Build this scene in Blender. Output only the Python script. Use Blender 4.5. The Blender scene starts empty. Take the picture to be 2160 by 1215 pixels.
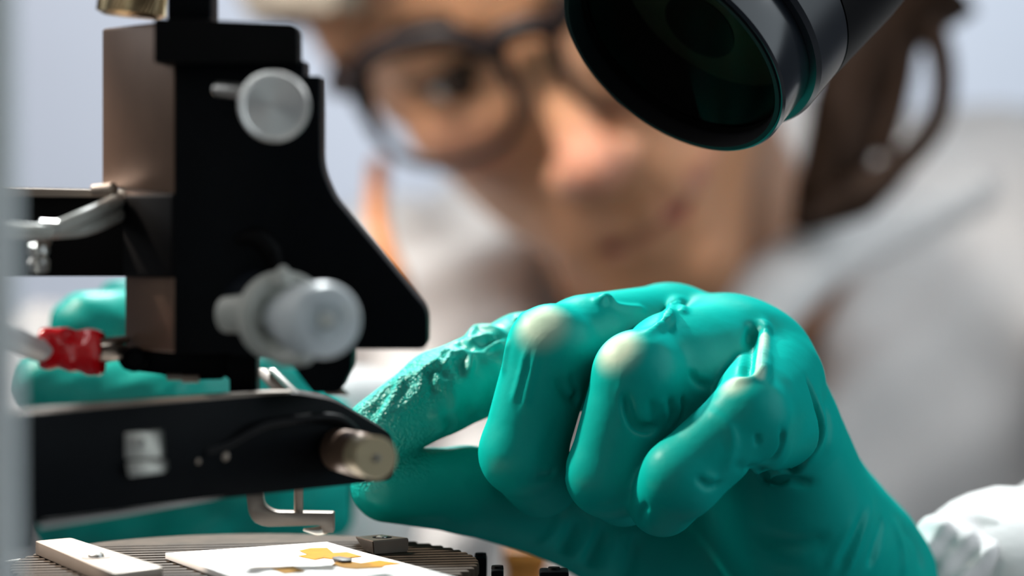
import bpy, bmesh, math, random
import numpy as np
from mathutils import Vector, Matrix

random.seed(7)
rng = np.random.default_rng(11)
S = bpy.context.scene
COL = S.collection
PI = math.pi

# ------------------------------------------------------------------ camera
CAMZ, PITCH, FPX = 0.9711, 0.0367, 6000.0
cam_d = bpy.data.cameras.new('camera')
cam = bpy.data.objects.new('camera', cam_d)
COL.objects.link(cam)
cam.location = (0, 0, CAMZ)
cam.rotation_euler = (PI / 2 - PITCH, 0, 0)
cam_d.sensor_width = 36.0
cam_d.lens = 100.0
cam_d.clip_start = 0.01
cam_d.clip_end = 20
cam_d.dof.use_dof = True
cam_d.dof.focus_distance = 0.542
cam_d.dof.aperture_fstop = 8.0
cam_d.dof.aperture_blades = 0
S.camera = cam

# ------------------------------------------------------------------ world, lamps, exposure
w = bpy.data.worlds.new('room_air')
S.world = w
w.use_nodes = True
w.node_tree.nodes['Background'].inputs[0].default_value = (0.62, 0.70, 0.80, 1)
w.node_tree.nodes['Background'].inputs[1].default_value = 0.07
S.view_settings.view_transform = 'Standard'
S.view_settings.look = 'None'
S.view_settings.exposure = 0.0
S.view_settings.gamma = 1.0
S.view_settings.use_curve_mapping = False


def lamp(name, kind, loc, target, energy, col, **kw):
    d = bpy.data.lights.new(name, kind)
    d.energy = energy
    d.color = col
    for k, v in kw.items():
        setattr(d, k, v)
    o = bpy.data.objects.new(name, d)
    COL.objects.link(o)
    o.location = loc
    o.rotation_euler = (Vector(target) - Vector(loc)).to_track_quat('-Z', 'Y').to_euler()
    return o


# gooseneck illuminator reaching in from the left behind the manipulator, warm
lamp('gooseneck_light', 'SPOT', (-0.26, 0.66, 1.20), (-0.035, 0.555, 0.915), 15, (1.0, 0.87, 0.76), spot_size=0.46, spot_blend=0.4, shadow_soft_size=0.010)
# bench spotlight above and behind the hands
lamp('bench_spotlight', 'SPOT', (-0.10, 1.30, 1.70), (0.02, 0.555, 0.93), 105, (0.93, 0.99, 1.0), spot_size=0.42, spot_blend=0.6, shadow_soft_size=0.06)
# unseen spot added to brighten the person's face
lamp('face_fill', 'SPOT', (-0.45, 0.42, 1.78), (-0.03, 0.95, 1.04), 135, (1.0, 0.94, 0.87), spot_size=0.29, spot_blend=0.7, shadow_soft_size=0.12)
# unseen soft lamps added to brighten the coat from both sides
lamp('coat_fill_right', 'AREA', (0.50, 0.72, 1.35), (0.20, 1.22, 0.90), 1.1, (0.95, 0.97, 1.0), size=0.4)
lamp('coat_fill_left', 'AREA', (-0.40, 0.78, 1.30), (-0.02, 1.18, 0.88), 1.5, (1.0, 0.97, 0.94), size=0.4)
lamp('coat_fill_spot', 'SPOT', (-0.20, 0.72, 1.25), (-0.02, 1.18, 0.865), 5.5, (1.0, 0.96, 0.93), spot_size=0.38, spot_blend=0.6, shadow_soft_size=0.04)  # unseen spot added to lift the dark front of the coat
lamp('glove_fill_right', 'AREA', (0.75, 0.38, 1.22), (0.06, 0.57, 0.95), 3.0, (0.82, 0.93, 1.0), size=0.7)  # unseen fill added for the right side of the glove
# window on the left, then unseen lamps added to brighten wall, coat and gloves
lamp('window_light_left', 'AREA', (-1.3, 0.95, 1.6), (0.0, 0.98, 0.98), 4, (0.92, 0.96, 1.0), size=0.8)
lamp('wall_fill_left', 'SPOT', (-0.5, 1.75, 2.4), (-0.25, 2.5, 1.08), 105, (0.96, 0.975, 1.0), spot_size=0.95, spot_blend=0.6, shadow_soft_size=0.2)  # unseen spot added to brighten the left of the wall
lamp('wall_fill_right', 'SPOT', (0.9, 1.8, 2.2), (0.42, 2.5, 1.12), 100, (0.88, 0.96, 1.0), spot_size=0.95, spot_blend=0.6, shadow_soft_size=0.2)  # unseen spot added to brighten the right of the wall
lamp('coat_fill_top', 'AREA', (0.35, 0.80, 2.25), (0.18, 1.2, 0.95), 1.8, (0.97, 0.98, 1.0), size=0.7)  # unseen area lamp added above the person to brighten the coat
lamp('front_fill', 'AREA', (-0.55, -0.4, 1.7), (0.05, 0.7, 0.95), 3.0, (1.0, 0.95, 0.9), size=1.7)  # unseen frontal fill added for the glove fronts


# ------------------------------------------------------------------ pixel helpers (photo frame 2160 x 1215)
CP, SP = math.cos(PITCH), math.sin(PITCH)


def ray(px, py):
    a = (px - 1080) / FPX
    b = (607.5 - py) / FPX
    return np.array([a, CP + b * SP, -SP + b * CP])


def W(px, py, y):
    d = ray(px, py)
    t = y / d[1]
    return np.array([d[0] * t, y, CAMZ + d[2] * t])


def Z(px, py, z):
    d = ray(px, py)
    t = (z - CAMZ) / d[2]
    return np.array([d[0] * t, d[1] * t, z])


# ------------------------------------------------------------------ materials
def mat(name, col, rough=0.5, metal=0.0, spec=0.5, noise=0.0, nscale=40.0, bump=0.0, bscale=200.0, trans=0.0, ior=1.45, alpha=1.0,
        sss=0.0, coat=0.0, stretch=None, attr=None, aniso=0.0, bdist=0.0005):
    m = bpy.data.materials.new(name)
    m.use_nodes = True
    nt = m.node_tree
    b = nt.nodes['Principled BSDF']
    b.inputs['Roughness'].default_value = rough
    b.inputs['Metallic'].default_value = metal
    b.inputs['Specular IOR Level'].default_value = spec
    b.inputs['Transmission Weight'].default_value = trans
    b.inputs['IOR'].default_value = ior
    b.inputs['Alpha'].default_value = alpha
    b.inputs['Coat Weight'].default_value = coat
    b.inputs['Anisotropic'].default_value = aniso
    if sss:
        b.inputs['Subsurface Weight'].default_value = sss
        b.inputs['Subsurface Radius'].default_value = (1.0, 0.45, 0.25)
        b.inputs['Subsurface Scale'].default_value = 0.004
    tc = nt.nodes.new('ShaderNodeTexCoord')
    src = None
    if attr:
        a = nt.nodes.new('ShaderNodeAttribute')
        a.attribute_name = attr
        src = a.outputs['Color']
    if noise > 0:
        n = nt.nodes.new('ShaderNodeTexNoise')
        n.inputs['Scale'].default_value = nscale
        n.inputs['Detail'].default_value = 4
        if stretch:
            mp = nt.nodes.new('ShaderNodeMapping')
            mp.inputs['Scale'].default_value = stretch
            nt.links.new(tc.outputs['Object'], mp.inputs[0])
            nt.links.new(mp.outputs[0], n.inputs['Vector'])
        else:
            nt.links.new(tc.outputs['Object'], n.inputs['Vector'])
        r = nt.nodes.new('ShaderNodeMapRange')
        r.inputs['From Min'].default_value = 0.3
        r.inputs['From Max'].default_value = 0.7
        r.inputs['To Min'].default_value = 1 - noise
        r.inputs['To Max'].default_value = 1 + noise
        nt.links.new(n.outputs['Fac'], r.inputs[0])
        mx = nt.nodes.new('ShaderNodeMix')
        mx.data_type = 'RGBA'
        mx.blend_type = 'MULTIPLY'
        mx.inputs[0].default_value = 1
        if src:
            nt.links.new(src, mx.inputs[6])
        else:
            mx.inputs[6].default_value = (*col, 1)
        nt.links.new(r.outputs[0], mx.inputs[7])
        src = mx.outputs[2]
    if src:
        nt.links.new(src, b.inputs['Base Color'])
    else:
        b.inputs['Base Color'].default_value = (*col, 1)
    if bump > 0:
        n2 = nt.nodes.new('ShaderNodeTexNoise')
        n2.inputs['Scale'].default_value = bscale
        n2.inputs['Detail'].default_value = 3
        nt.links.new(tc.outputs['Object'], n2.inputs['Vector'])
        bp = nt.nodes.new('ShaderNodeBump')
        bp.inputs['Strength'].default_value = bump
        bp.inputs['Distance'].default_value = bdist
        nt.links.new(n2.outputs['Fac'], bp.inputs['Height'])
        nt.links.new(bp.outputs[0], b.inputs['Normal'])
    if aniso:
        tg = nt.nodes.new('ShaderNodeTangent')
        tg.direction_type = 'RADIAL'
        tg.axis = 'Y'
        nt.links.new(tg.outputs[0], b.inputs['Tangent'])
    return m


M = {}
M['black'] = mat('black_anodised', (0.0016, 0.0024, 0.0036), 0.5, spec=0.08, noise=0.15, nscale=300)
M['black_matte'] = mat('black_matte', (0.0015, 0.0015, 0.0018), 0.6, spec=0.12, noise=0.1)
M['bronze'] = mat('bronze_anodised', (0.17, 0.105, 0.072), 0.34, metal=0.4, noise=0.15, nscale=60)
M['steel'] = mat('machined_steel', (0.50, 0.49, 0.46), 0.34, metal=1.0, noise=0.10, nscale=80, bump=0.15, bscale=900, bdist=0.0001)
M['steel_dark'] = mat('dull_steel', (0.22, 0.19, 0.165), 0.42, metal=0.85, noise=0.2, nscale=90)
M['knob'] = mat('turned_aluminium', (0.92, 0.91, 0.87), 0.34, metal=0.72, noise=0.05, aniso=0.8)
M['brass'] = mat('knurled_brass', (0.60, 0.46, 0.27), 0.3, metal=1.0, noise=0.1)
M['gold'] = mat('pale_brass', (0.62, 0.52, 0.33), 0.36, metal=0.45, noise=0.06)
M['chuck'] = mat('chuck_metal', (0.050, 0.038, 0.028), 0.6, metal=0.1, spec=0.08, noise=0.25, nscale=250)
M['ceramic'] = mat('white_ceramic', (0.84, 0.80, 0.76), 0.55, noise=0.02)
M['clamp'] = mat('satin_clamp', (0.30, 0.245, 0.20), 0.45, metal=0.4, noise=0.06)
M['kapton'] = mat('amber_tape', (0.42, 0.185, 0.0004), 0.35, spec=0.08, noise=0.12, nscale=350)
M['chip'] = mat('grey_chip', (0.035, 0.030, 0.025), 0.5, spec=0.3)
M['frost'] = mat('frosted_plastic', (0.84, 0.89, 0.92), 0.42, trans=0.55, ior=1.3, spec=0.5)
M['frost_solid'] = mat('milky_plastic', (0.62, 0.63, 0.58), 0.4, trans=0.35, ior=1.35)
M['red'] = mat('red_shrink_tube', (0.80, 0.006, 0.012), 0.16, spec=0.7, noise=0.12, nscale=150)
M['wire'] = mat('white_wire', (0.72, 0.71, 0.68), 0.35, noise=0.04)
M['cable'] = mat('grey_cable', (0.42, 0.42, 0.38), 0.4, noise=0.08)
M['post'] = mat('grey_painted_post', (0.82, 0.88, 0.88), 0.6, noise=0.04)
M['navy'] = mat('navy_black_barrel', (0.012, 0.014, 0.019), 0.34, spec=0.5, noise=0.08, nscale=100)
M['navy_gloss'] = mat('glossy_navy_ring', (0.010, 0.013, 0.018), 0.2, spec=0.6)
M['barrel'] = mat('charcoal_barrel', (0.006, 0.0057, 0.0065), 0.5, spec=0.10, noise=0.05)
M['rubber'] = mat('black_rubber', (0.004, 0.004, 0.005), 0.55, spec=0.15)
M['lens'] = mat('objective_lens_glass', (0.62, 0.66, 0.56), 0.0, trans=1.0, ior=1.035, spec=0.5)
M['baffle'] = mat('olive_baffle', (0.028, 0.031, 0.023), 0.6, spec=0.2)
M['wall'] = mat('pale_blue_wall', (0.62, 0.655, 0.74), 0.8, noise=0.03, nscale=3)
M['floor'] = mat('grey_vinyl_floor', (0.30, 0.31, 0.33), 0.5, noise=0.1, nscale=8)
M['bench'] = mat('grey_bench', (0.10, 0.10, 0.11), 0.4, noise=0.03, nscale=6)
M['coat'] = mat('white_lab_coat', (0.76, 0.75, 0.74), 0.85, noise=0.13, nscale=9, bump=0.2, bscale=700)
M['cap'] = mat('beige_hair_cap', (0.50, 0.42, 0.33), 0.8, noise=0.08, nscale=60, bump=0.3, bscale=150)
M['hair'] = mat('dark_brown_hair', (0.022, 0.011, 0.006), 0.55, spec=0.2, noise=0.35, nscale=60, stretch=(1, 1, 0.15))
M['skin'] = mat('skin', (0.5, 0.3, 0.2), 0.48, noise=0.04, nscale=50, sss=0.25, attr='tone')
M['eye_white'] = mat('eye_white', (0.62, 0.58, 0.55), 0.15)
M['iris'] = mat('brown_iris', (0.035, 0.018, 0.01), 0.1)
M['frame'] = mat('dark_spectacle_frame', (0.010, 0.006, 0.006), 0.45, spec=0.25)
M['frame_grey'] = mat('grey_spectacle_rim', (0.16, 0.13, 0.125), 0.35)
M['spec_lens'] = mat('spectacle_lens', (1, 1, 1), 0.0, trans=1.0, ior=1.015, spec=0.2)
M['orange'] = mat('orange_plastic', (0.56, 0.19, 0.03), 0.5, noise=0.05)


def glove_mat():
    m = bpy.data.materials.new('teal_nitrile')
    m.use_nodes = True
    nt = m.node_tree
    b = nt.nodes['Principled BSDF']
    b.inputs['Roughness'].default_value = 0.46
    b.inputs['Specular IOR Level'].default_value = 0.0
    b.inputs['IOR'].default_value = 1.0
    b.inputs['Subsurface Weight'].default_value = 0.0
    b.inputs['Subsurface Radius'].default_value = (0.2, 1.0, 0.8)
    b.inputs['Subsurface Scale'].default_value = 0.0015
    a = nt.nodes.new('ShaderNodeAttribute')
    a.attribute_name = 'wear'          # R: stretched pale latex, G: gripping texture
    sep = nt.nodes.new('ShaderNodeSeparateColor')
    nt.links.new(a.outputs['Color'], sep.inputs[0])
    tc = nt.nodes.new('ShaderNodeTexCoord')
    n = nt.nodes.new('ShaderNodeTexNoise')
    n.inputs['Scale'].default_value = 90
    nt.links.new(tc.outputs['Object'], n.inputs['Vector'])
    base = nt.nodes.new('ShaderNodeMix')
    base.data_type = 'RGBA'
    base.inputs[6].default_value = (0.0004, 0.315, 0.272, 1)
    base.inputs[7].default_value = (0.0006, 0.360, 0.312, 1)
    nt.links.new(n.outputs['Fac'], base.inputs[0])
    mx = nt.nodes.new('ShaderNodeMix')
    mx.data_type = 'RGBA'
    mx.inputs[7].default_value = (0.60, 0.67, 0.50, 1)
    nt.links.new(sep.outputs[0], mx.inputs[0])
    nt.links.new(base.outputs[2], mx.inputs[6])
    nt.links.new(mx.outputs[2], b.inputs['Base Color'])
    v = nt.nodes.new('ShaderNodeTexNoise')
    v.inputs['Scale'].default_value = 1450
    v.inputs['Detail'].default_value = 1.5
    nt.links.new(tc.outputs['Object'], v.inputs['Vector'])
    mu = nt.nodes.new('ShaderNodeMath')
    mu.operation = 'MULTIPLY'
    nt.links.new(v.outputs['Fac'], mu.inputs[0])
    nt.links.new(sep.outputs[1], mu.inputs[1])
    bp = nt.nodes.new('ShaderNodeBump')
    bp.inputs['Strength'].default_value = 1.0
    bp.inputs['Distance'].default_value = 0.0012
    nt.links.new(mu.outputs[0], bp.inputs['Height'])
    v2 = nt.nodes.new('ShaderNodeTexNoise')
    v2.inputs['Scale'].default_value = 170
    v2.inputs['Detail'].default_value = 3
    nt.links.new(tc.outputs['Object'], v2.inputs['Vector'])
    bp2 = nt.nodes.new('ShaderNodeBump')
    bp2.inputs['Strength'].default_value = 0.25
    bp2.inputs['Distance'].default_value = 0.0008
    nt.links.new(v2.outputs['Fac'], bp2.inputs['Height'])
    nt.links.new(bp.outputs[0], bp2.inputs['Normal'])
    nt.links.new(bp2.outputs[0], b.inputs['Normal'])
    gl_ = nt.nodes.new('ShaderNodeBsdfGlossy')
    gl_.inputs['Roughness'].default_value = 0.42
    nt.links.new(bp2.outputs[0], gl_.inputs['Normal'])
    ms = nt.nodes.new('ShaderNodeMixShader')
    ga = nt.nodes.new('ShaderNodeMath')
    ga.operation = 'MULTIPLY_ADD'
    ga.inputs[1].default_value = 0.075
    ga.inputs[2].default_value = 0.014
    nt.links.new(sep.outputs[2], ga.inputs[0])
    nt.links.new(ga.outputs[0], ms.inputs[0])
    nt.links.new(b.outputs[0], ms.inputs[1])
    nt.links.new(gl_.outputs[0], ms.inputs[2])
    nt.links.new(ms.outputs[0], nt.nodes['Material Output'].inputs['Surface'])
    return m


M['glove'] = glove_mat()


# ------------------------------------------------------------------ object helpers
def put(o, parent=None):
    COL.objects.link(o)
    if parent is not None:
        o.parent = parent
        o.matrix_parent_inverse = parent.matrix_basis.inverted()
    return o


def tag(o, label=None, cat=None, group=None, kind=None):
    for k, v in (('label', label), ('category', cat), ('group', group), ('kind', kind)):
        if v:
            o[k] = v
    return o


def empty(name, loc, label, cat, group=None):
    o = bpy.data.objects.new(name, None)
    o.location = [float(v) for v in loc]
    o.empty_display_size = 0.01
    put(o)
    return tag(o, label, cat, group)


def from_bm(name, bm, m, parent=None, smooth=False, origin=None):
    """one mesh object with its origin at its centre"""
    bmesh.ops.recalc_face_normals(bm, faces=bm.faces)
    me = bpy.data.meshes.new(name)
    cs = np.array([v.co for v in bm.verts])
    c = Vector(((cs.min(0) + cs.max(0)) / 2).tolist()) if origin is None else Vector(origin)
    bmesh.ops.translate(bm, verts=bm.verts, vec=-c)
    bm.to_mesh(me)
    bm.free()
    if smooth is not False:
        me.shade_smooth()
        if smooth is not True:
            try:
                me.set_sharp_from_angle(angle=smooth)
            except Exception:
                pass
    me.materials.append(m)
    o = bpy.data.objects.new(name, me)
    o.location = c
    return put(o, parent)


def bm_prism(poly, off, bevel=0.0, seg=2):
    """poly: list of 3-D points, off: extrusion vector"""
    bm = bmesh.new()
    off = Vector([float(v) for v in off])
    a = [bm.verts.new([float(c) for c in p]) for p in poly]
    b = [bm.verts.new(Vector([float(c) for c in p]) + off) for p in poly]
    n = len(a)
    bm.faces.new(a)
    bm.faces.new(b[::-1])
    for i in range(n):
        bm.faces.new((a[i], a[(i + 1) % n], b[(i + 1) % n], b[i]))
    bmesh.ops.recalc_face_normals(bm, faces=bm.faces)
    if bevel:
        bmesh.ops.bevel(bm, geom=bm.edges[:], offset=bevel, segments=seg, profile=0.5, affect='EDGES', clamp_overlap=True)
    return bm


def round_poly(pts, radii, n=6):
    """2-D polygon with rounded corners"""
    out = []
    k = len(pts)
    for i in range(k):
        p = np.array(pts[i], float)
        r = radii[i] if hasattr(radii, '__len__') else radii
        a = np.array(pts[i - 1], float) - p
        b = np.array(pts[(i + 1) % k], float) - p
        r = min(r, 0.45 * np.linalg.norm(a), 0.45 * np.linalg.norm(b))
        if r <= 0:
            out.append(tuple(p))
            continue
        a = p + a / np.linalg.norm(a) * r
        b = p + b / np.linalg.norm(b) * r
        for t in np.linspace(0, 1, n):
            out.append(tuple((1 - t) ** 2 * a + 2 * t * (1 - t) * p + t * t * b))
    return out


def plate(name, pix, y, thick, m, parent, radii=0, bevel=0.0004, smooth=0.6):
    """plate standing at distance y, outline given in photo pixels, extruded away from the camera"""
    poly = [W(px, py, y) for px, py in round_poly(pix, radii)]
    return from_bm(name, bm_prism(poly, (0, thick, 0), bevel), m, parent, smooth)


def slab(name, pix, z, thick, m, parent, radii=0, bevel=0.0002):
    """slab lying with its top at height z, outline in photo pixels"""
    poly = [Z(px, py, z) for px, py in pix]
    poly2 = round_poly([p[:2] for p in poly], radii) if radii else [p[:2] for p in poly]
    return from_bm(name, bm_prism([(p[0], p[1], z) for p in poly2], (0, 0, -thick), bevel), m, parent, 0.6)


def frame_of(axis):
    a = Vector([float(v) for v in axis]).normalized()
    u = a.orthogonal().normalized()
    return a, u, a.cross(u)


def bm_lathe(base, axis, prof, n=48, close=True):
    """prof: list of (distance along axis, radius)"""
    bm = bmesh.new()
    a, u, v = frame_of(axis)
    base = Vector([float(c) for c in base])
    rings = []
    for h, r in prof:
        if r < 1e-7:
            rings.append([bm.verts.new(base + a * h)])
        else:
            rings.append([bm.verts.new(base + a * h + (u * math.cos(2 * PI * i / n) + v * math.sin(2 * PI * i / n)) * r) for i in range(n)])
    for A, B in zip(rings, rings[1:]):
        for i in range(n):
            j = (i + 1) % n
            q = [A[i % len(A)], A[j % len(A)], B[j % len(B)], B[i % len(B)]]
            q2 = []
            for x in q:
                if x not in q2:
                    q2.append(x)
            if len(q2) > 2:
                bm.faces.new(q2)
    if close:
        if len(rings[0]) > 1:
            bm.faces.new(rings[0][::-1])
        if len(rings[-1]) > 1:
            bm.faces.new(rings[-1])
    return bm


def lathe(name, base, axis, prof, m, parent=None, n=48, smooth=0.5, close=True):
    return from_bm(name, bm_lathe(base, axis, prof, n, close), m, parent, smooth)


def spline_pts(pts, sub=8):
    P = [np.array(p, float) for p in pts]
    P = [2 * P[0] - P[1]] + P + [2 * P[-1] - P[-2]]
    out = []
    for i in range(1, len(P) - 2):
        for t in np.linspace(0, 1, sub, endpoint=False):
            p0, p1, p2, p3 = P[i - 1:i + 3]
            out.append(0.5 * ((2 * p1) + (p2 - p0) * t + (2 * p0 - 5 * p1 + 4 * p2 - p3) * t * t + (3 * p1 - p0 - 3 * p2 + p3) * t ** 3))
    out.append(P[-2])
    return out


def bm_tube(pts, rad, n=14, sub=8, flat=1.0):
    """swept tube through points; rad a number or a list (per control point)"""
    C = spline_pts(pts, sub)
    m = len(C)
    if hasattr(rad, '__len__'):
        R = np.interp(np.linspace(0, len(pts) - 1, m), range(len(pts)), rad)
    else:
        R = np.full(m, rad)
    bm = bmesh.new()
    T = [Vector((C[min(i + 1, m - 1)] - C[max(i - 1, 0)]).tolist()).normalized() for i in range(m)]
    u = T[0].orthogonal().normalized()
    rings = []
    for i in range(m):
        u = (u - T[i] * u.dot(T[i])).normalized()
        v = T[i].cross(u)
        c = Vector(C[i].tolist())
        rings.append([bm.verts.new(c + (u * math.cos(2 * PI * k / n) * flat + v * math.sin(2 * PI * k / n)) * float(R[i])) for k in range(n)])
    for A, B in zip(rings, rings[1:]):
        for k in range(n):
            bm.faces.new((A[k], A[(k + 1) % n], B[(k + 1) % n], B[k]))
    bm.faces.new(rings[0][::-1])
    bm.faces.new(rings[-1])
    return bm


def tube(name, pts, rad, m, parent=None, n=14, sub=8, flat=1.0):
    return from_bm(name, bm_tube(pts, rad, n, sub, flat), m, parent, True)


# ------------------------------------------------------------------ sculpting with distance fields
class Field:
    def __init__(self, lo, hi, h):
        self.lo = np.array(lo, float)
        self.h = h
        n = [int(math.ceil((b - a) / h)) + 1 for a, b in zip(lo, hi)]
        self.ax = [(self.lo[i] + h * np.arange(n[i])).astype(np.float32) for i in range(3)]
        self.n = n
        self.F = np.full(n, 1.0, np.float32)

    def box(self, pts, mar):
        pts = np.array(pts, float)
        a, b = pts.min(0) - mar, pts.max(0) + mar
        s = []
        for i in range(3):
            i0 = int(np.clip(math.floor((a[i] - self.lo[i]) / self.h), 0, self.n[i]))
            i1 = int(np.clip(math.ceil((b[i] - self.lo[i]) / self.h) + 1, 0, self.n[i]))
            s.append(slice(i0, i1))
        return tuple(s)

    def xyz(self, s):
        return self.ax[0][s[0]][:, None, None], self.ax[1][s[1]][None, :, None], self.ax[2][s[2]][None, None, :]

    def cone(self, s, a, b, ra, rb, flat=None):
        X, Y, Zz = self.xyz(s)
        a = np.asarray(a, np.float32)
        b = np.asarray(b, np.float32)
        d = b - a
        L = float(d @ d) + 1e-12
        t = ((X - a[0]) * d[0] + (Y - a[1]) * d[1] + (Zz - a[2]) * d[2]) / L
        np.clip(t, 0, 1, out=t)
        q = (X - a[0] - t * d[0]) ** 2
        q = q + (Y - a[1] - t * d[1]) ** 2
        q += (Zz - a[2] - t * d[2]) ** 2
        np.sqrt(q, out=q)
        q -= ra + t * (rb - ra)
        return q

    def ell(self, s, c, R, rad):
        """ellipsoid, rows of R are its axes"""
        X, Y, Zz = self.xyz(s)
        x, y, z = X - c[0], Y - c[1], Zz - c[2]
        k = 0
        for i in range(3):
            k = k + ((x * R[i][0] + y * R[i][1] + z * R[i][2]) / rad[i]) ** 2
        k = np.sqrt(k)
        return ((k - 1) * min(rad) * 0.5 + (k - 1) * (sum(rad) / 3) * 0.5).astype(np.float32)

    def sample(self, P):
        g = (P - self.lo) / self.h
        i = np.clip(np.floor(g).astype(int), 0, np.array(self.n) - 2)
        f = np.clip(g - i, 0, 1)
        out = 0
        for dx in (0, 1):
            for dy in (0, 1):
                for dz in (0, 1):
                    wgt = (f[:, 0] if dx else 1 - f[:, 0]) * (f[:, 1] if dy else 1 - f[:, 1]) * (f[:, 2] if dz else 1 - f[:, 2])
                    out = out + wgt * self.F[i[:, 0] + dx, i[:, 1] + dy, i[:, 2] + dz]
        return out

    def grad(self, P, e=None):
        e = e or self.h
        g = np.stack([self.sample(P + e * np.eye(3)[k]) - self.sample(P - e * np.eye(3)[k]) for k in range(3)], 1)
        return g / np.maximum(np.linalg.norm(g, axis=1, keepdims=True), 1e-9)

    def hit(self, px, py, y0, y1):
        """first surface point on the photo ray through a pixel"""
        ys = np.arange(y0, y1, self.h * 0.4)
        P = np.array([W(px, py, y) for y in ys])
        v = self.sample(P)
        i = np.nonzero(v < 0)[0]
        return P[i[0]] if len(i) else None

    def mesh(self):
        F, h = self.F, self.h
        s = F < 0
        nx, ny, nz = self.n
        cnt = np.zeros((nx - 1, ny - 1, nz - 1), np.int8)
        for dx in (0, 1):
            for dy in (0, 1):
                for dz in (0, 1):
                    cnt += s[dx:nx - 1 + dx, dy:ny - 1 + dy, dz:nz - 1 + dz]
        I = np.stack(np.nonzero((cnt > 0) & (cnt < 8)), 1)
        idx = np.full(cnt.shape, -1, np.int32)
        idx[I[:, 0], I[:, 1], I[:, 2]] = np.arange(len(I))
        acc = np.zeros((len(I), 3))
        num = np.zeros(len(I))
        cs = [(a, b, c) for a in (0, 1) for b in (0, 1) for c in (0, 1)]
        val = {c: F[I[:, 0] + c[0], I[:, 1] + c[1], I[:, 2] + c[2]] for c in cs}
        for c in cs:
            for k in range(3):
                if c[k] == 0:
                    d = list(c)
                    d[k] = 1
                    d = tuple(d)
                    f0, f1 = val[c], val[d]
                    m = (f0 < 0) != (f1 < 0)
                    t = np.where(m, f0 / np.where(m, f0 - f1, 1), 0)
                    p = np.tile(np.array(c, float), (len(I), 1))
                    p[:, k] = t
                    acc += np.where(m[:, None], p, 0)
                    num += m
        V = self.lo + h * (I + acc / num[:, None])
        quads = []
        for k in range(3):
            a, b = (k + 1) % 3, (k + 2) % 3
            sl0 = [slice(1, -1)] * 3
            sl1 = [slice(1, -1)] * 3
            sl0[k] = slice(0, -1)
            sl1[k] = slice(1, None)
            s0, s1 = s[tuple(sl0)], s[tuple(sl1)]
            E = np.stack(np.nonzero(s0 != s1), 1)
            fl = s0[tuple(E.T)]
            base = E.copy()
            base[:, a] += 1
            base[:, b] += 1
            q = []
            for da, db in ((-1, -1), (0, -1), (0, 0), (-1, 0)):
                c = base.copy()
                c[:, a] += da
                c[:, b] += db
                q.append(idx[c[:, 0], c[:, 1], c[:, 2]])
            q = np.stack(q, 1)
            q[~fl] = q[~fl][:, ::-1]
            quads.append(q)
        Q = np.concatenate(quads)
        Q = Q[(Q >= 0).all(1)]
        for _ in range(2):
            v = np.clip(self.sample(V), -h, h)
            V = V - self.grad(V) * v[:, None] * 0.8
        return V, Q


def smin(a, b, k):
    hh = np.maximum(k - np.abs(a - b), 0) / k
    return np.minimum(a, b) - hh * hh * k * 0.25


def smax(a, b, k):
    return -smin(-a, -b, k)


def mesh_from(name, V, Q, m, parent=None, attr=None, attr_name=None):
    c = (V.min(0) + V.max(0)) / 2
    me = bpy.data.meshes.new(name)
    me.vertices.add(len(V))
    me.vertices.foreach_set('co', (V - c).astype(np.float32).ravel())
    me.loops.add(Q.size)
    me.loops.foreach_set('vertex_index', Q.astype(np.int32).ravel())
    me.polygons.add(len(Q))
    me.polygons.foreach_set('loop_start', np.arange(0, Q.size, Q.shape[1], dtype=np.int32))
    me.polygons.foreach_set('loop_total', np.full(len(Q), Q.shape[1], np.int32))
    me.update(calc_edges=True)
    me.validate()
    me.shade_smooth()
    if attr is not None:
        at = me.color_attributes.new(attr_name, 'FLOAT_COLOR', 'POINT')
        at.data.foreach_set('color', np.concatenate([attr, np.ones((len(attr), 1))], 1).astype(np.float32).ravel())
    me.materials.append(m)
    o = bpy.data.objects.new(name, me)
    o.location = c.tolist()
    return put(o, parent)


def blob(P, c, r):
    """soft falloff 1 -> 0 around a centre"""
    d = np.linalg.norm(P - np.asarray(c), axis=1) / r
    return np.clip(1 - d, 0, 1) ** 2 * (3 - 2 * np.clip(1 - d, 0, 1))


#@@SETTING
# ------------------------------------------------------------------ setting
def box_bm(x0, x1, y0, y1, z0, z1, bevel=0.0):
    return bm_prism([(x0, y0, z0), (x1, y0, z0), (x1, y1, z0), (x0, y1, z0)], (0, 0, z1 - z0), bevel)


tag(from_bm('floor', box_bm(-2.0, 2.0, -1.0, 2.62, -0.1, 0.0), M['floor']), 'grey vinyl floor of the laboratory', None, None, 'structure')
tag(from_bm('wall_back', box_bm(-2.0, 2.0, 2.5, 2.62, 0.0, 2.7), M['wall']), 'pale blue grey wall far behind the person', None, None, 'structure')
bench = empty('lab_bench', (0, 0.45, 0.0), 'dark grey laboratory bench that carries the probe station', 'bench')
from_bm('worktop', box_bm(-0.8, 0.8, -0.1, 0.98, 0.765, 0.80, 0.003), M['bench'], bench)
for bx in (-0.74, 0.70):
    for by in (-0.06, 0.90):
        from_bm('leg', box_bm(bx, bx + 0.04, by, by + 0.04, 0.0, 0.765), M['steel_dark'], bench)
post = tag(from_bm('grey_post', box_bm(-0.095, -0.0606, 0.343, 0.350, 0.80, 1.20, 0.001), M['post']),
           'blurred grey upright post at the near edge of the picture', 'post')

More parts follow.
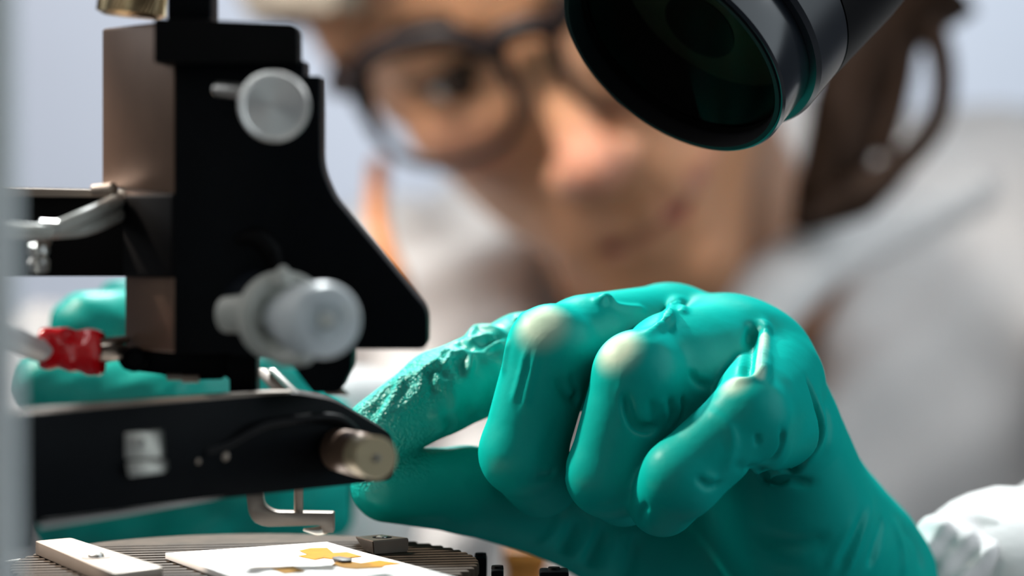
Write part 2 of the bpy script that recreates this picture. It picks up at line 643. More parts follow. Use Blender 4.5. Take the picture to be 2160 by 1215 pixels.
#@@CHUCK
# ------------------------------------------------------------------ chuck with its ridges
ZC = 0.900
CC = np.array([-0.0500, 0.533])
CR = 0.0432
chuck = empty('probe_chuck', (CC[0], CC[1], 0.80), 'round grooved metal chuck under the white ceramic plate', 'chuck')
lathe('chuck_body', (CC[0], CC[1], 0.872), (0, 0, 1), [(0, CR - 0.004), (0.004, CR), (0.0254, CR), (0.0254, 0)], M['chuck'], chuck, 96)
lathe('pedestal', (CC[0], CC[1], 0.8001), (0, 0, 1), [(0, 0.05), (0.008, 0.05), (0.010, 0.03), (0.060, 0.03), (0.0719, 0.038)], M['black'], chuck, 64)
ang = math.radians(9)
ex, ey = np.array([math.cos(ang), math.sin(ang)]), np.array([-math.sin(ang), math.cos(ang)])
pitch = 0.0036
k0 = -12
for k in range(k0, 8):
    c = k * pitch
    half = math.sqrt(max(CR ** 2 - c * c, 0)) + 0.0006
    if half < 0.006:
        continue
    wdt, hgt = 0.0016, 0.0026
    pts = []
    for sx, sy in ((-1, -1), (1, -1), (1, 1), (-1, 1)):
        p = CC + ex * sx * half + ey * (c + sy * wdt / 2)
        pts.append((p[0], p[1], ZC - hgt))
    from_bm('ridge', bm_prism(pts, (0, 0, hgt), 0.00055, 2), M['chuck'], chuck, 0.7)
# smooth rear segment of the chuck
seg = []
c0 = 7.6 * pitch
a0 = math.asin(c0 / CR)
for t in np.linspace(a0, PI - a0, 24):
    p = CC + CR * (ex * math.cos(t) + ey * math.sin(t))
    seg.append((p[0], p[1], ZC - 0.0026))
from_bm('rear_land', bm_prism(seg, (0, 0, 0.0026), 0.0003), M['chuck'], chuck, 0.6)
# rim teeth seen along the left side of the chuck
for i in range(26):
    t = math.radians(150 + i * 4.2)
    d = np.array([math.cos(t), math.sin(t)])
    n_ = np.array([-d[1], d[0]])
    q = CC + d * (CR - 0.0004)
    pts = [(*(q + n_ * s * 0.0009 + d * e), ZC - 0.024) for s, e in ((-1, 0), (1, 0), (1, 0.0016), (-1, 0.0016))]
    from_bm('rim_tooth', bm_prism(pts, (0, 0, 0.021), 0.0005, 2), M['chuck'], chuck, 0.7)

# ceramic plate with its tape and chip
ZP = ZC + 0.0013
tile = slab('ceramic_plate', [(348, 1166), (690, 1143), (1000, 1228), (700, 1290)], ZP, 0.0012, M['ceramic'], None, 0, 0.00015)
tag(tile, 'flat white ceramic plate lying on the grooved chuck', 'plate')


def tape(name, pix, lab, z=ZP + 0.00018):
    o = slab(name, pix, z, 0.00012, M['kapton'], None, 0, 0)
    return tag(o, lab, 'tape', 'amber tape pieces on the ceramic plate')


tape('amber_tape', [(632, 1161), (655, 1156), (690, 1155.5), (703, 1166), (732, 1164.5), (763, 1173), (706, 1179), (683, 1176), (664, 1180), (629, 1172), (650, 1169)],
     'amber tape piece on the white plate, behind the dark chip')
tape('amber_tape', [(701, 1190), (716, 1182), (742, 1184), (762, 1187), (800, 1181.5), (847, 1188), (812, 1191.5), (806, 1196), (752, 1199), (727, 1197)],
     'amber tape piece on the white plate, in front of the dark chip')
tape('amber_tape', [(574, 1199), (618, 1194), (642, 1204), (600, 1209)],
     'small amber tape scrap near the front edge of the white plate')
tag(slab('silicon_chip', [(701, 1174.5), (716, 1173), (743, 1177), (741, 1181.5), (722, 1182), (703, 1178)], ZP + 0.0007, 0.00052, M['chip'], None, 0, 0.0001),
    'tiny dark chip taped to the white plate', 'chip')

# clamp bar at the left of the chuck
cl = empty('clamp_bar', Z(200, 1180, ZC), 'satin metal clamp bar screwed across the left of the chuck', 'clamp')
slab('bar', [(72, 1141), (150, 1134), (347, 1196), (236, 1209)], ZC + 0.0026, 0.0025, M['clamp'], cl, 0.0012, 0.0004)
sc = Z(203, 1175, ZC + 0.0027)
lathe('slot_recess', sc - np.array([0, 0, 0.0002]), (0, 0, 1), [(0, 0.0027), (0.00025, 0.0027), (0.00025, 0.0)], M['steel_dark'], cl, 24)
lathe('screw', sc, (0, 0, 1), [(0, 0.0015), (0.0006, 0.0014), (0.0010, 0.0008), (0.0010, 0)], M['steel'], cl, 20)

# bevelled steel block on the right of the plate
bl = empty('steel_block', Z(810, 1150, ZC), 'small steel block with a screw hole at the right of the white plate', 'block')
zt = ZC + 0.0028
top = [Z(748, 1131.5, zt), Z(806, 1127, zt), Z(863, 1134.5, zt), Z(786, 1141, zt)]
bmk = bmesh.new()
cen = sum(top) / 4
low = [np.array([*(cen + (p - cen) * f)[:2], ZC + 0.0001]) for p, f in zip(top, (0.62, 0.8, 0.99, 0.85))]
tv = [bmk.verts.new(p.tolist()) for p in top]
lv = [bmk.verts.new(p.tolist()) for p in low]
bmk.faces.new(tv)
bmk.faces.new(lv[::-1])
for i in range(4):
    bmk.faces.new((tv[i], tv[(i + 1) % 4], lv[(i + 1) % 4], lv[i]))
bmesh.ops.bevel(bmk, geom=bmk.edges[:], offset=0.0002, segments=2, affect='EDGES')
from_bm('block_body', bmk, M['steel_dark'], bl, 0.5)
sc = Z(806, 1133.5, zt)
lathe('hole', sc - np.array([0, 0, 0.0003]), (0, 0, 1), [(0, 0.0019), (0.00035, 0.0019), (0.00035, 0.0013), (0.0001, 0.0012), (0.0001, 0)], M['black'], bl, 28)
lathe('screw', sc - np.array([0, 0, 0.0004]), (0, 0, 1), [(0, 0.0012), (0.0006, 0.0011), (0.0008, 0.0006), (0.0006, 0)], M['steel'], bl, 20)

# black stage clips to the right of the chuck
def stage_clip(name, pix, y, lab):
    r = empty(name, (*W(pix[0], 1215, y)[:2], 0.80), lab, 'clip', 'black stage clips')
    p = W(pix[0], pix[1], y)
    q = W(pix[2], pix[1], y)
    from_bm('clip_body', box_bm(p[0], q[0], y, y + 0.006, 0.8001, p[2], 0.0005), M['black'], r, 0.6)
    lathe('screw', (0.5 * (p[0] + q[0]), y + 0.003, p[2] - 0.0001), (0, 0, 1), [(0, 0.0012), (0.0006, 0.0011), (0.0006, 0)], M['black_matte'], r, 16)
    return r


stage_clip('stage_clip', (1000, 1176, 1027), 0.552, 'black stage clip touching the right end of the grooved chuck')
stage_clip('stage_clip', (1036, 1203, 1062), 0.535, 'low black stage clip between the chuck and the orange box')
stage_clip('stage_clip', (1138, 1206, 1200), 0.535, 'black stage clip under the gloved palm, at the bottom edge of the picture')
ob = empty('orange_box', (*W(1125, 1215, 0.73)[:2], 0.80), 'blurred orange box behind the chuck under the gloved thumb', 'box')
p, q = W(1066, 1155, 0.73), W(1152, 1155, 0.73)
from_bm('box_body', box_bm(p[0], q[0], 0.73, 0.76, 0.8001, p[2] - 0.006, 0.002), M['orange'], ob, 0.6)
from_bm('lid', box_bm(p[0] - 0.0006, q[0] + 0.0006, 0.7294, 0.7606, p[2] - 0.0062, p[2], 0.002), M['orange'], ob, 0.6)

#@@MANIP
# ------------------------------------------------------------------ micromanipulator
mp = empty('micromanipulator', (-0.062, 0.49, 0.80), 'black micromanipulator block with knobs standing left of the gloved hand', 'manipulator')
YF = 0.488
main = plate('side_plate', [(368, 128), (640, 128), (640, 160), (675, 160), (675, 352), (702, 415), (902, 655), (902, 737), (742, 737), (742, 775), (716, 829), (660, 829), (610, 765), (480, 745), (368, 745)],
             YF, 0.014, M['black'], mp, [0, 0, 0, 4, 30, 20, 22, 18, 0, 8, 12, 6, 10, 10, 0], 0.0005)
plate('cap_block', [(325, 38), (628, 50), (628, 132), (325, 132)], YF - 0.006, 0.010, M['black_matte'], mp, [3, 18, 6, 3], 0.0006)
plate('top_post', [(352, -60), (445, -60), (445, 40), (352, 40)], YF, 0.012, M['black'], mp, 4)


def side_block(name, pix_near, pix_far, ynear, yfar, depth, m):
    """block whose visible face runs from a near right edge back to a far left edge"""
    (xr, tr, br), (xl, tl, bl_) = pix_near, pix_far
    a, b = W(xr, tr, ynear), W(xr, br, ynear)
    c, d = W(xl, bl_, yfar), W(xl, tl, yfar)
    n = np.cross(b - a, d - a)
    n = n / np.linalg.norm(n)
    if n[1] < 0:
        n = -n
    return from_bm(name, bm_prism([a, b, c, d], n * depth, 0.0006, 3), m, mp, 0.6)


upper = side_block('upper_housing', (368, 42, 412), (214, 60, 394), YF + 0.001, 0.512, 0.016, M['bronze'])
lower = side_block('lower_column', (366, 400, 744), (262, 398, 738), YF + 0.002, 0.505, 0.014, M['bronze'])
side_block('column_shade', (364, 408, 586), (258, 412, 584), YF + 0.0005, 0.503, 0.010, M['black_matte'])  # dark block added in place of the shading on the column
plate('rear_stage', [(-160, 410), (300, 410), (300, 583), (-160, 583)], 0.512, 0.03, M['black_matte'], mp, 3)
plate('stage_lip', [(-40, 394), (250, 400), (258, 416), (-40, 414)], 0.508, 0.012, M['clamp'], mp, 2, 0.0003)
lathe('lip_pin', W(200, 402, 0.505), W(258, 396, 0.500) - W(200, 402, 0.505), [(0, 0.0011), (0.0052, 0.0011), (0.0056, 0.0007)], M['clamp'], mp, 16)
plate('lower_bracket', [(250, 736), (470, 736), (470, 800), (380, 802), (340, 790), (262, 780), (250, 765)], 0.502, 0.012, M['black'], mp, 5)
lathe('bracket_screw', W(285, 758, 0.5008), (0, -1, 0), [(0, 0.0022), (0.0010, 0.0022), (0.0013, 0.0017), (0.0006, 0.0014), (0.0006, 0)], M['black'], mp, 20)
lathe('bracket_pin', W(352, 795, 0.5), (1, 0, 0), [(0, 0.0006), (0.0026, 0.0006)], M['steel_dark'], mp, 12)
lathe('bracket_pin', W(384, 799, 0.499), (1, 0, 0), [(0, 0.0007), (0.0030, 0.0007)], M['clamp'], mp, 12)

# knurled brass screw on top
kb = W(275, 36, 0.503)
bm = bm_lathe(kb, (0.10, 0.0, 1.0), [(0, 0.0047), (0.0006, 0.0059), (0.0060, 0.0059), (0.0066, 0.0052), (0.0066, 0)], 60)
knurl = from_bm('knurled_knob', bm, M['brass'], mp, 0.4)
rb = bmesh.new()
ax = Vector((0.10, 0, 1)).normalized()
_, ku, kv = frame_of(ax)
for i in range(44):
    for sgn in (1,):
        t0 = 2 * PI * i / 44
        t1 = t0 + sgn * 0.35
        c = [Vector(kb.tolist()) + ax * hh + (ku * math.cos(t) + kv * math.sin(t)) * 0.0059 for hh, t in ((0.0007, t0), (0.0059, t1))]
        side = (c[1] - c[0]).cross(c[0] - Vector(kb.tolist())).normalized() * 0.00018
        outv = (c[0] + c[1] - 2 * Vector(kb.tolist()))
        outv = (outv - ax * outv.dot(ax)).normalized() * 0.00022
        f = [rb.verts.new(p) for p in (c[0] - side, c[0] + side, c[1] + side, c[1] - side, c[0] + outv, c[1] + outv)]
        rb.faces.new((f[0], f[4], f[5], f[3]))
        rb.faces.new((f[1], f[2], f[5], f[4]))
        rb.faces.new((f[0], f[1], f[4]))
        rb.faces.new((f[3], f[5], f[2]))
tag(from_bm('knurl_ridges', rb, M['brass'], knurl), None, None, None, 'stuff')

# turned aluminium knob facing the camera
k1 = W(560, 214, YF)
k2 = W(580, 225, 0.462)
axk = k2 - k1
Lk = np.linalg.norm(axk)
kn = lathe('round_knob', k1, axk, [(Lk - 0.0095, 0.0046), (Lk - 0.0085, 0.0056), (Lk - 0.0005, 0.0057), (Lk, 0.0053), (Lk - 0.0002, 0.0050), (Lk - 0.0002, 0.0)], M['knob'], mp, 64, 0.4)
lathe('shaft', k1, axk, [(0, 0.0016), (Lk - 0.009, 0.0016)], M['steel'], kn, 20)
lathe('side_pin', W(455, 188, 0.480), W(530, 196, 0.476) - W(455, 188, 0.480), [(0, 0.0010), (0.0006, 0.0013), (0.0062, 0.0013)], M['steel'], mp, 20)
lathe('collar', k1 + axk * 0.02, axk, [(0, 0.0025), (0.003, 0.0025)], M['black'], kn, 24)

# frosted plastic lever knob
f0 = W(592, 668, 0.470)
f1 = W(690, 676, 0.446)
axf = f1 - f0
Lf = np.linalg.norm(axf)
fk = empty('frosted_knob', f0, None, None)
fk.parent = mp
fk.matrix_parent_inverse = mp.matrix_basis.inverted()
lathe('flange', f0, axf, [(-0.002, 0.0050), (-0.002, 0.0068), (0.000, 0.0076), (0.0026, 0.0076), (0.0036, 0.0070), (0.0036, 0.0056), (0.0010, 0.0050), (0.0010, 0.0)], M['frost_solid'], fk, 48, 0.5)
lathe('outer_sleeve', f0, axf, [(0.001, 0.0036), (Lf * 0.45, 0.0040), (Lf * 0.50, 0.0054), (Lf * 0.60, 0.0059), (Lf * 0.95, 0.0060), (Lf, 0.0054), (Lf, 0.0032), (Lf * 0.85, 0.0028), (Lf * 0.85, 0)], M['frost'], fk, 48, 0.5)
lathe('inner_core', f0 - axf / Lf * 0.014, axf, [(0, 0.0026), (0.014 + Lf * 0.55, 0.0026), (0.014 + Lf * 0.7, 0.0018), (0.014 + Lf * 0.7, 0)], M['frost_solid'], fk, 24)
lathe('front_screw', f0 + axf * 0.99, axf, [(0, 0.0013), (0.0008, 0.0012), (0.0011, 0.0006), (0.0011, 0)], M['frost_solid'], fk, 20)
wing0, wing1 = W(560, 660, 0.468), W(476, 664, 0.472)
tube('wing', [wing0, (wing0 + wing1) / 2, wing1], [0.0030, 0.0032, 0.0030], M['frost_solid'], fk, 16)
lathe('nub', W(597, 600, 0.466), (0, 0, 1), [(0, 0.0016), (0.0022, 0.0012), (0.0030, 0.0004), (0.0031, 0)], M['frost_solid'], fk, 14)
lathe('nub', W(726, 662, 0.450), (1, 0, 0.05), [(0, 0.0017), (0.0016, 0.0014), (0.0020, 0.0006), (0.0020, 0)], M['frost_solid'], fk, 14)
tube('lower_lip', [W(560, 728, 0.468), W(600, 752, 0.464), W(645, 752, 0.458)], [0.0014, 0.0017, 0.0014], M['frost_solid'], fk, 14)
lathe('rear_collar', W(540, 640, YF), f0 - W(540, 640, YF), [(0, 0.0058), (0.012, 0.0055)], M['navy_gloss'], mp, 40)
# dark arc of the slot behind the knob
tube('slot_edge', [W(498, 505, YF), W(540, 500, YF - 0.0003), W(572, 530, YF), W(585, 575, YF)], [0.0008, 0.0018, 0.0020, 0.0012], M['black_matte'], mp, 12)

# flexure strips that lead down to the arm
def strip(name, a, b, wpx, y0, y1, m):
    p0, p1 = W(a[0], a[1], y0), W(a[0] + wpx, a[1], y0)
    q0, q1 = W(b[0], b[1], y1), W(b[0] + wpx, b[1], y1)
    return from_bm(name, bm_prism([p0, p1, q1, q0], (0, 0.0012, 0.0), 0.0002), m, mp, 0.5)


strip('flexure_strip', (530, 778), (598, 848), 32, 0.508, 0.500, M['clamp'])
strip('flexure_strip', (566, 778), (628, 840), 14, 0.507, 0.500, M['steel'])
strip('flexure_strip', (588, 735), (688, 835), 50, 0.490, 0.492, M['clamp'])
plate('pivot_block', [(470, 740), (540, 740), (540, 850), (500, 850), (484, 830), (484, 800), (470, 790)], 0.503, 0.008, M['black'], mp, 3)

#@@ARM
# ------------------------------------------------------------------ lower probe arm
arm = empty('probe_positioner', (-0.075, 0.46, 0.80), 'long black probe holder bar reaching over the chuck below the manipulator', 'probe holder')
ya, yb = 0.452, 0.512    # the left end stands nearer the camera


def A(px, py):
    t = (px - 55) / (830 - 55)
    return W(px, py, ya + (yb - ya) * t)


pix = round_poly([(-120, 886), (620, 829), (706, 845), (824, 915), (836, 968), (826, 1012), (380, 1062), (76, 1107), (72, 1162), (-120, 1162)],
                 [4, 20, 30, 14, 20, 14, 30, 6, 2, 2], 6)
back = np.array([-0.002, 0.013, 0.0])
from_bm('arm_body', bm_prism([A(*p) for p in pix], back, 0.0005), M['black'], arm, 0.6)
# polished top edge and an underside strip coloured pale for the chuck's reflected light
tp = [A(-110, 880), A(300, 850), A(560, 828), A(610, 826)]
from_bm('top_edge', bm_prism([tp[0], tp[1], tp[2], tp[3]] + [p + np.array([0, 0.012, -0.0004]) for p in (tp[3], tp[2], tp[1], tp[0])], (0, 0, -0.0006), 0.0001), M['clamp'], arm, 0.5)
bmc = bmesh.new()
rows = []
for (x, y, hh) in ((78, 1100, 0.0015), (250, 1076, 0.0013), (490, 1044, 0.0004)):
    p = A(x, y) + np.array([0, -0.0004, 0])
    rows.append([bmc.verts.new((p + np.array(o)).tolist()) for o in ((0, 0, 0), (0, hh * 2.1, -hh), (0, hh * 2.1, 0))])
for A_, B_ in zip(rows, rows[1:]):
    for q in range(3):
        bmc.faces.new((A_[q], A_[(q + 1) % 3], B_[(q + 1) % 3], B_[q]))
bmc.faces.new(rows[0])
bmc.faces.new(rows[-1][::-1])
from_bm('reflected_strip', bmc, M['ceramic'], arm)
p0, p1 = A(-116, 1150), A(-66, 1150)
from_bm('foot', box_bm(p0[0], p1[0], p0[1] + 0.001, p0[1] + 0.013, 0.8001, p0[2], 0.0005), M['black'], arm, 0.6)
# small bracket on the arm
br = plate('small_bracket', [(262, 914), (338, 910), (342, 966), (264, 968)], 0.4665, 0.004, M['steel'], arm, 3, 0.0003)
plate('bracket_foot', [(266, 976), (346, 972), (348, 996), (272, 1006)], 0.4655, 0.004, M['steel'], br, 4, 0.0004)
lathe('screw', W(294, 932, 0.4664), (0, -1, 0), [(0, 0.0009), (0.0006, 0.0008), (0.0008, 0.0004), (0.0008, 0)], M['steel'], br, 16)
for sx, sy, sr in ((415, 972, 0.0007), (473, 962, 0.0009)):
    lathe('screw', A(sx, sy) + np.array([0, 0.0005, 0]), (0, -1, 0), [(0, sr), (0.0011, sr), (0.0016, sr * 0.5), (0.0016, 0)], M['clamp'], arm, 16)
tube('cable_loop', [A(430, 950) - (0, 0.0012, 0), A(480, 935) - (0, 0.002, 0), A(560, 893) - (0, 0.0035, 0), A(640, 880) - (0, 0.0035, 0), A(715, 880) - (0, 0.003, 0), A(760, 915) - (0, 0.001, 0)],
     0.0008, M['rubber'], arm, 12)
# barrel with a pale brass end
e0, e1 = A(712, 948), W(794, 966, 0.478)
axe = e1 - e0
Le = np.linalg.norm(axe)
ba = lathe('brass_barrel', e0, axe, [(0, 0.0033), (Le * 0.80, 0.0034), (Le * 0.81, 0.0036), (Le * 0.985, 0.00365), (Le, 0.0035), (Le, 0)], M['gold'], arm, 48, 0.5)
lathe('sleeve', e0 - axe * 0.15, axe, [(0, 0.0038), (Le * 0.75, 0.0038), (Le * 0.79, 0.0035)], M['bronze'], ba, 40)
lathe('centre_dimple', e1 + axe / Le * 0.00002, axe, [(0, 0.0007), (0.0004, 0.0006), (0.0005, 0)], M['steel'], ba, 16)
# L shaped probe holder and its pin
ho = empty('probe_holder', W(620, 1060, 0.522), None, None)
ho.parent = arm
ho.matrix_parent_inverse = arm.matrix_basis.inverted()
plate('bent_bar', [(518, 1030), (552, 1030), (556, 1066), (578, 1080), (704, 1082), (704, 1124), (682, 1126), (676, 1108), (560, 1111), (536, 1102), (524, 1082)], 0.5205, 0.0035, M['steel_dark'], ho,
      [0, 0, 22, 16, 4, 4, 3, 6, 30, 26, 20], 0.0003)
pb, pt = W(630, 1082, 0.5222), W(630, 1020, 0.5222)
lathe('pin', pb, pt - pb, [(0, 0.00085), (np.linalg.norm(pt - pb), 0.00085)], M['clamp'], ho, 20)
tube('probe_tip', [W(688, 1116, 0.5222), W(668, 1120, 0.522), W(640, 1117, 0.5215)], [0.0009, 0.0008, 0.0002], M['steel'], ho, 14)

#@@CABLES
# ------------------------------------------------------------------ cables and the red connector
gc = empty('grey_cable', W(100, 480, 0.494), 'pair of grey cables with metal ferrules in front of the black block', 'cable')
tube('cord', [W(272, 405, 0.513), W(240, 428, 0.5), W(180, 456, 0.492), W(112, 484, 0.488), W(60, 488, 0.484), W(-30, 480, 0.47)], 0.0014, M['cable'], gc, 14)
tube('cord', [W(272, 440, 0.513), W(240, 458, 0.5), W(180, 482, 0.493), W(112, 488, 0.490)], 0.0013, M['cable'], gc, 14)
fr = lathe('ferrule', W(84, 482, 0.4875), W(120, 484, 0.4885) - W(84, 482, 0.4875), [(0, 0.0016), (0.0030, 0.0016)], M['steel'], gc, 24)
tube('drop_wire', [W(98, 494, 0.489), W(92, 512, 0.490), W(84, 528, 0.491)], 0.0012, M['steel_dark'], gc, 12)
lathe('plug', W(81, 516, 0.490), W(82, 572, 0.491) - W(81, 516, 0.490), [(0, 0.0016), (0.0012, 0.0019), (0.0022, 0.0014), (0.0030, 0.0019), (0.0046, 0.0018), (0.0046, 0)], M['steel'], gc, 24)

rc = empty('red_connector', W(150, 745, 0.5), 'crumpled red shrink tube connector on a white wire', 'connector')
G = Field(W(60, 690, 0.485) - (0, 0.002, 0.009), W(240, 690, 0.51) + (0, 0.002, 0.006), 0.0003)
fa = slice(None), slice(None), slice(None)
a, b = W(98, 733, 0.497), W(206, 744, 0.497)
f = G.cone(fa, a, b, 0.0029, 0.0027)
for px, py, rr in ((100, 716, 0.0018), (140, 708, 0.0013), (186, 714, 0.0016), (206, 722, 0.0016), (100, 760, 0.0016), (150, 768, 0.0012), (198, 772, 0.0020), (206, 750, 0.0022)):
    f = smin(f, G.cone(fa, W(px, py, 0.4955), W(px, py, 0.4985), rr, rr), 0.002)
f = smax(f, -G.cone(fa, W(150, 700, 0.494), W(168, 706, 0.494), 0.0012, 0.0012), 0.0014)
G.F = f.astype(np.float32)
V, Q = G.mesh()
mesh_from('shrink_tube', V, Q, M['red'], rc)
tube('wire', [W(108, 735, 0.496), W(82, 738, 0.494), W(45, 722, 0.488), W(8, 702, 0.48), W(-60, 650, 0.46)], 0.0021, M['wire'], rc, 18)
tube('crimp', [W(206, 740, 0.498), W(235, 742, 0.5), W(262, 744, 0.502)], [0.0022, 0.0022, 0.0016], M['steel_dark'], rc, 16, flat=0.5)
tube('pin', [W(208, 722, 0.496), W(240, 719, 0.499), W(268, 716, 0.503)], 0.0007, M['steel'], rc, 12)
tag(tube('thin_wire', [Z(42, 1182, ZC - 0.001), W(10, 1187, 0.53), W(-40, 1198, 0.53)], 0.00035, M['wire'], None, 8),
    'thin pale wire running to the left rim of the grooved chuck', 'wire')

#@@MICRO
# ------------------------------------------------------------------ microscope objective
mc = W(1416, 115, 0.550)
bd = Vector((0.547, 0.513, 0.66)).normalized()
scp = empty('microscope', mc, 'tilted black microscope tube with its dark front lens at the top of the picture', 'microscope')
R0 = 0.0250
lathe('front_ring', mc, bd, [(0.004, R0 * 0.90), (0.0, R0 * 0.945), (0.0, R0 * 0.985), (0.0006, R0), (0.0095, R0 * 1.0), (0.0098, R0 * 0.995), (0.0098, R0 * 0.9)], M['navy_gloss'], scp, 128, 0.5, False)
lathe('bezel', mc + np.array(bd) * 0.001, bd, [(0.0, R0 * 0.955), (-0.0014, R0 * 0.965), (-0.0014, R0 * 0.93), (0.0022, R0 * 0.895), (0.004, R0 * 0.895)], M['rubber'], scp, 128, 0.6, False)
lathe('middle_ring', mc + np.array(bd) * 0.0097, bd, [(0, R0 * 0.9), (0, R0 * 1.06), (0.0010, R0 * 1.085), (0.0105, R0 * 1.095), (0.0112, R0 * 1.07)], M['navy'], scp, 128, 0.5, False)
lathe('tube', mc + np.array(bd) * 0.0205, bd, [(0, R0 * 0.9), (0, R0 * 1.10), (0.02, R0 * 1.17), (0.16, R0 * 1.30), (0.16, 0)], M['barrel'], scp, 128, 0.5, False)
# convex front lens, closed body of glass
lr = R0 * 0.90
prof = [(0.0022 - 0.0022 * math.cos(t * PI / 2) * 1.0 + 0.0002, lr * math.sin(t * PI / 2)) for t in np.linspace(0, 1, 12)]
prof = [(h, r) for h, r in prof] + [(0.0042, lr), (0.0042, 0.0)]
lathe('lens', mc + np.array(bd) * 0.0006, bd, prof, M['lens'], scp, 96, 0.8, False)
lathe('inner_barrel', mc + np.array(bd) * 0.0055, bd, [(0.0, lr * 0.99), (0.018, lr * 0.94), (0.0185, lr * 0.94), (0.0185, 0)], M['rubber'], scp, 64, 0.5, False)
lathe('baffle', mc + np.array(bd) * 0.016, bd, [(0, 0), (0, lr * 0.93), (0.0008, lr * 0.93), (0.0008, 0)], M['baffle'], scp, 64, 0.5, False)
lx = Vector((0.77, 0, -0.64))
lx = (lx - bd * lx.dot(bd)).normalized()
ly = bd.cross(lx).normalized()
for s in (-1, 1):
    c = Vector(mc.tolist()) + bd * 0.0157 + ly * (s * 0.0088) + lx * 0.001
    lathe('aperture', c, bd, [(0, 0), (0, 0.0078), (0.0002, 0.0078), (0.0002, 0)], M['black_matte'], scp, 48, 0.5, False)

#@@PERSON
# ------------------------------------------------------------------ person: head, neck and chest as one skin
FN = np.array(W(1112, 72, 0.935))                       # between the eyes
ROLL, YAW, TILT = math.radians(31), math.radians(-13), math.radians(-19)
hx = np.array([1.0, 0, 0])
hf = np.array([0, -1.0, 0])
hz = np.array([0, 0, 1.0])


def rot(v, axis, a):
    return np.array((Matrix.Rotation(a, 3, Vector(axis.tolist())) @ Vector(v.tolist()))[:])


# yaw about z (face turns to the picture's right), tilt about x, roll about the view axis
for stp in (('z', YAW), ('x', -TILT), ('y', -ROLL)):
    axv = {'x': np.array([1.0, 0, 0]), 'y': np.array([0, 1.0, 0]), 'z': np.array([0, 0, 1.0])}[stp[0]]
    hx, hf, hz = rot(hx, axv, stp[1]), rot(hf, axv, stp[1]), rot(hz, axv, stp[1])
HR = np.stack([hx, hf, hz])                              # rows: local axes in world


def H(x, y, z):
    """head-local millimetres -> world"""
    return FN + (x * hx + y * hf + z * hz) * 0.001


NECK0, NECK1 = H(0, -95, -70), np.array([0.085, 1.22, 0.92])
cl0 = np.min([H(-95, -200, -140), H(95, 40, 130), NECK1 - 0.15], 0) - 0.02
ch0 = np.max([H(-95, -200, 130), H(95, 40, 130), NECK1 + 0.12], 0) + 0.02
G = Field(cl0, ch0, 0.0022)
fa = (slice(None),) * 3


def mm(*v):
    return [x * 0.001 for x in v]


f = G.ell(fa, H(0, -88, 38), HR, mm(74, 94, 82))
f = smin(f, G.ell(fa, H(0, -52, -22), HR, mm(57, 52, 68)), 0.03)
f = smin(f, G.cone(fa, H(-42, -72, -58), H(-9, -16, -100), 0.018, 0.012), 0.03)
f = smin(f, G.cone(fa, H(42, -72, -58), H(9, -16, -100), 0.018, 0.012), 0.03)
f = smin(f, G.cone(fa, H(-7, -11, -104), H(7, -11, -104), 0.0125, 0.0125), 0.016)
f = smin(f, G.ell(fa, H(0, -20, -78), HR, mm(30, 22, 26)), 0.018)
for s in (-1, 1):
    f = smin(f, G.ell(fa, H(38 * s, -27, -26), HR, mm(19, 18, 17)), 0.018)
    f = smin(f, G.cone(fa, H(12 * s, -7, 13), H(44 * s, -20, 12), 0.008, 0.007), 0.012)
    f = smax(f, -G.ell(fa, H(32 * s, 4, -4), HR, mm(17, 11, 11)), 0.012)
    f = smin(f, G.ell(fa, H(75 * s, -98, -12), HR, mm(7, 17, 30)), 0.006)
    X, Y, Zz = G.xyz(fa)
    lzz = ((X - FN[0]) * hz[0] + (Y - FN[1]) * hz[1] + (Zz - FN[2]) * hz[2])
    ball = G.cone(fa, H(31 * s, -17, -4), H(31 * s, -16.9, -4), 0.0138, 0.0138)
    f = smin(f, smax(ball, -0.0005 - lzz, 0.001), 0.003)
    f = smin(f, smax(ball, lzz + 0.0098, 0.001), 0.003)
f = smin(f, G.ell(fa, H(-60, -62, 14), HR, mm(17, 32, 28)), 0.014)
# nose
f = smin(f, G.cone(fa, H(0, -4, 2), H(0, 17, -42), 0.0065, 0.0088), 0.012)
f = smin(f, G.cone(fa, H(0, 18, -45), H(0, 17, -46), 0.0095, 0.0095), 0.006)
for s in (-1, 1):
    f = smin(f, G.cone(fa, H(11 * s, 7, -48), H(9 * s, 9, -50), 0.0078, 0.0072), 0.006)
    f = smax(f, -G.cone(fa, H(6 * s, 12, -57), H(6 * s, 10, -50), 0.0032, 0.0025), 0.003)
# lips, smiling
upper = [(-24, -13, -76), (-13, -1, -76), (-4, 3.5, -75), (1, 3.2, -76), (6, 3.5, -75), (16, -1, -75), (30, -13, -70)]
lowerl = [(-23, -13, -78), (-12, -2, -84), (1, 1.8, -86), (15, -2, -83), (29, -13, -72)]
for L, r in ((upper, 0.0042), (lowerl, 0.0050)):
    for a, b in zip(L, L[1:]):
        f = smin(f, G.cone(fa, H(*a), H(*b), r, r), 0.004)
mline = [(-23, -12, -77), (-12, 3, -80), (1, 7, -80.5), (15, 3, -79), (31, -12, -70)]
for a, b in zip(mline, mline[1:]):
    f = smax(f, -G.cone(fa, H(*a), H(*b), 0.0014, 0.0014), 0.003)
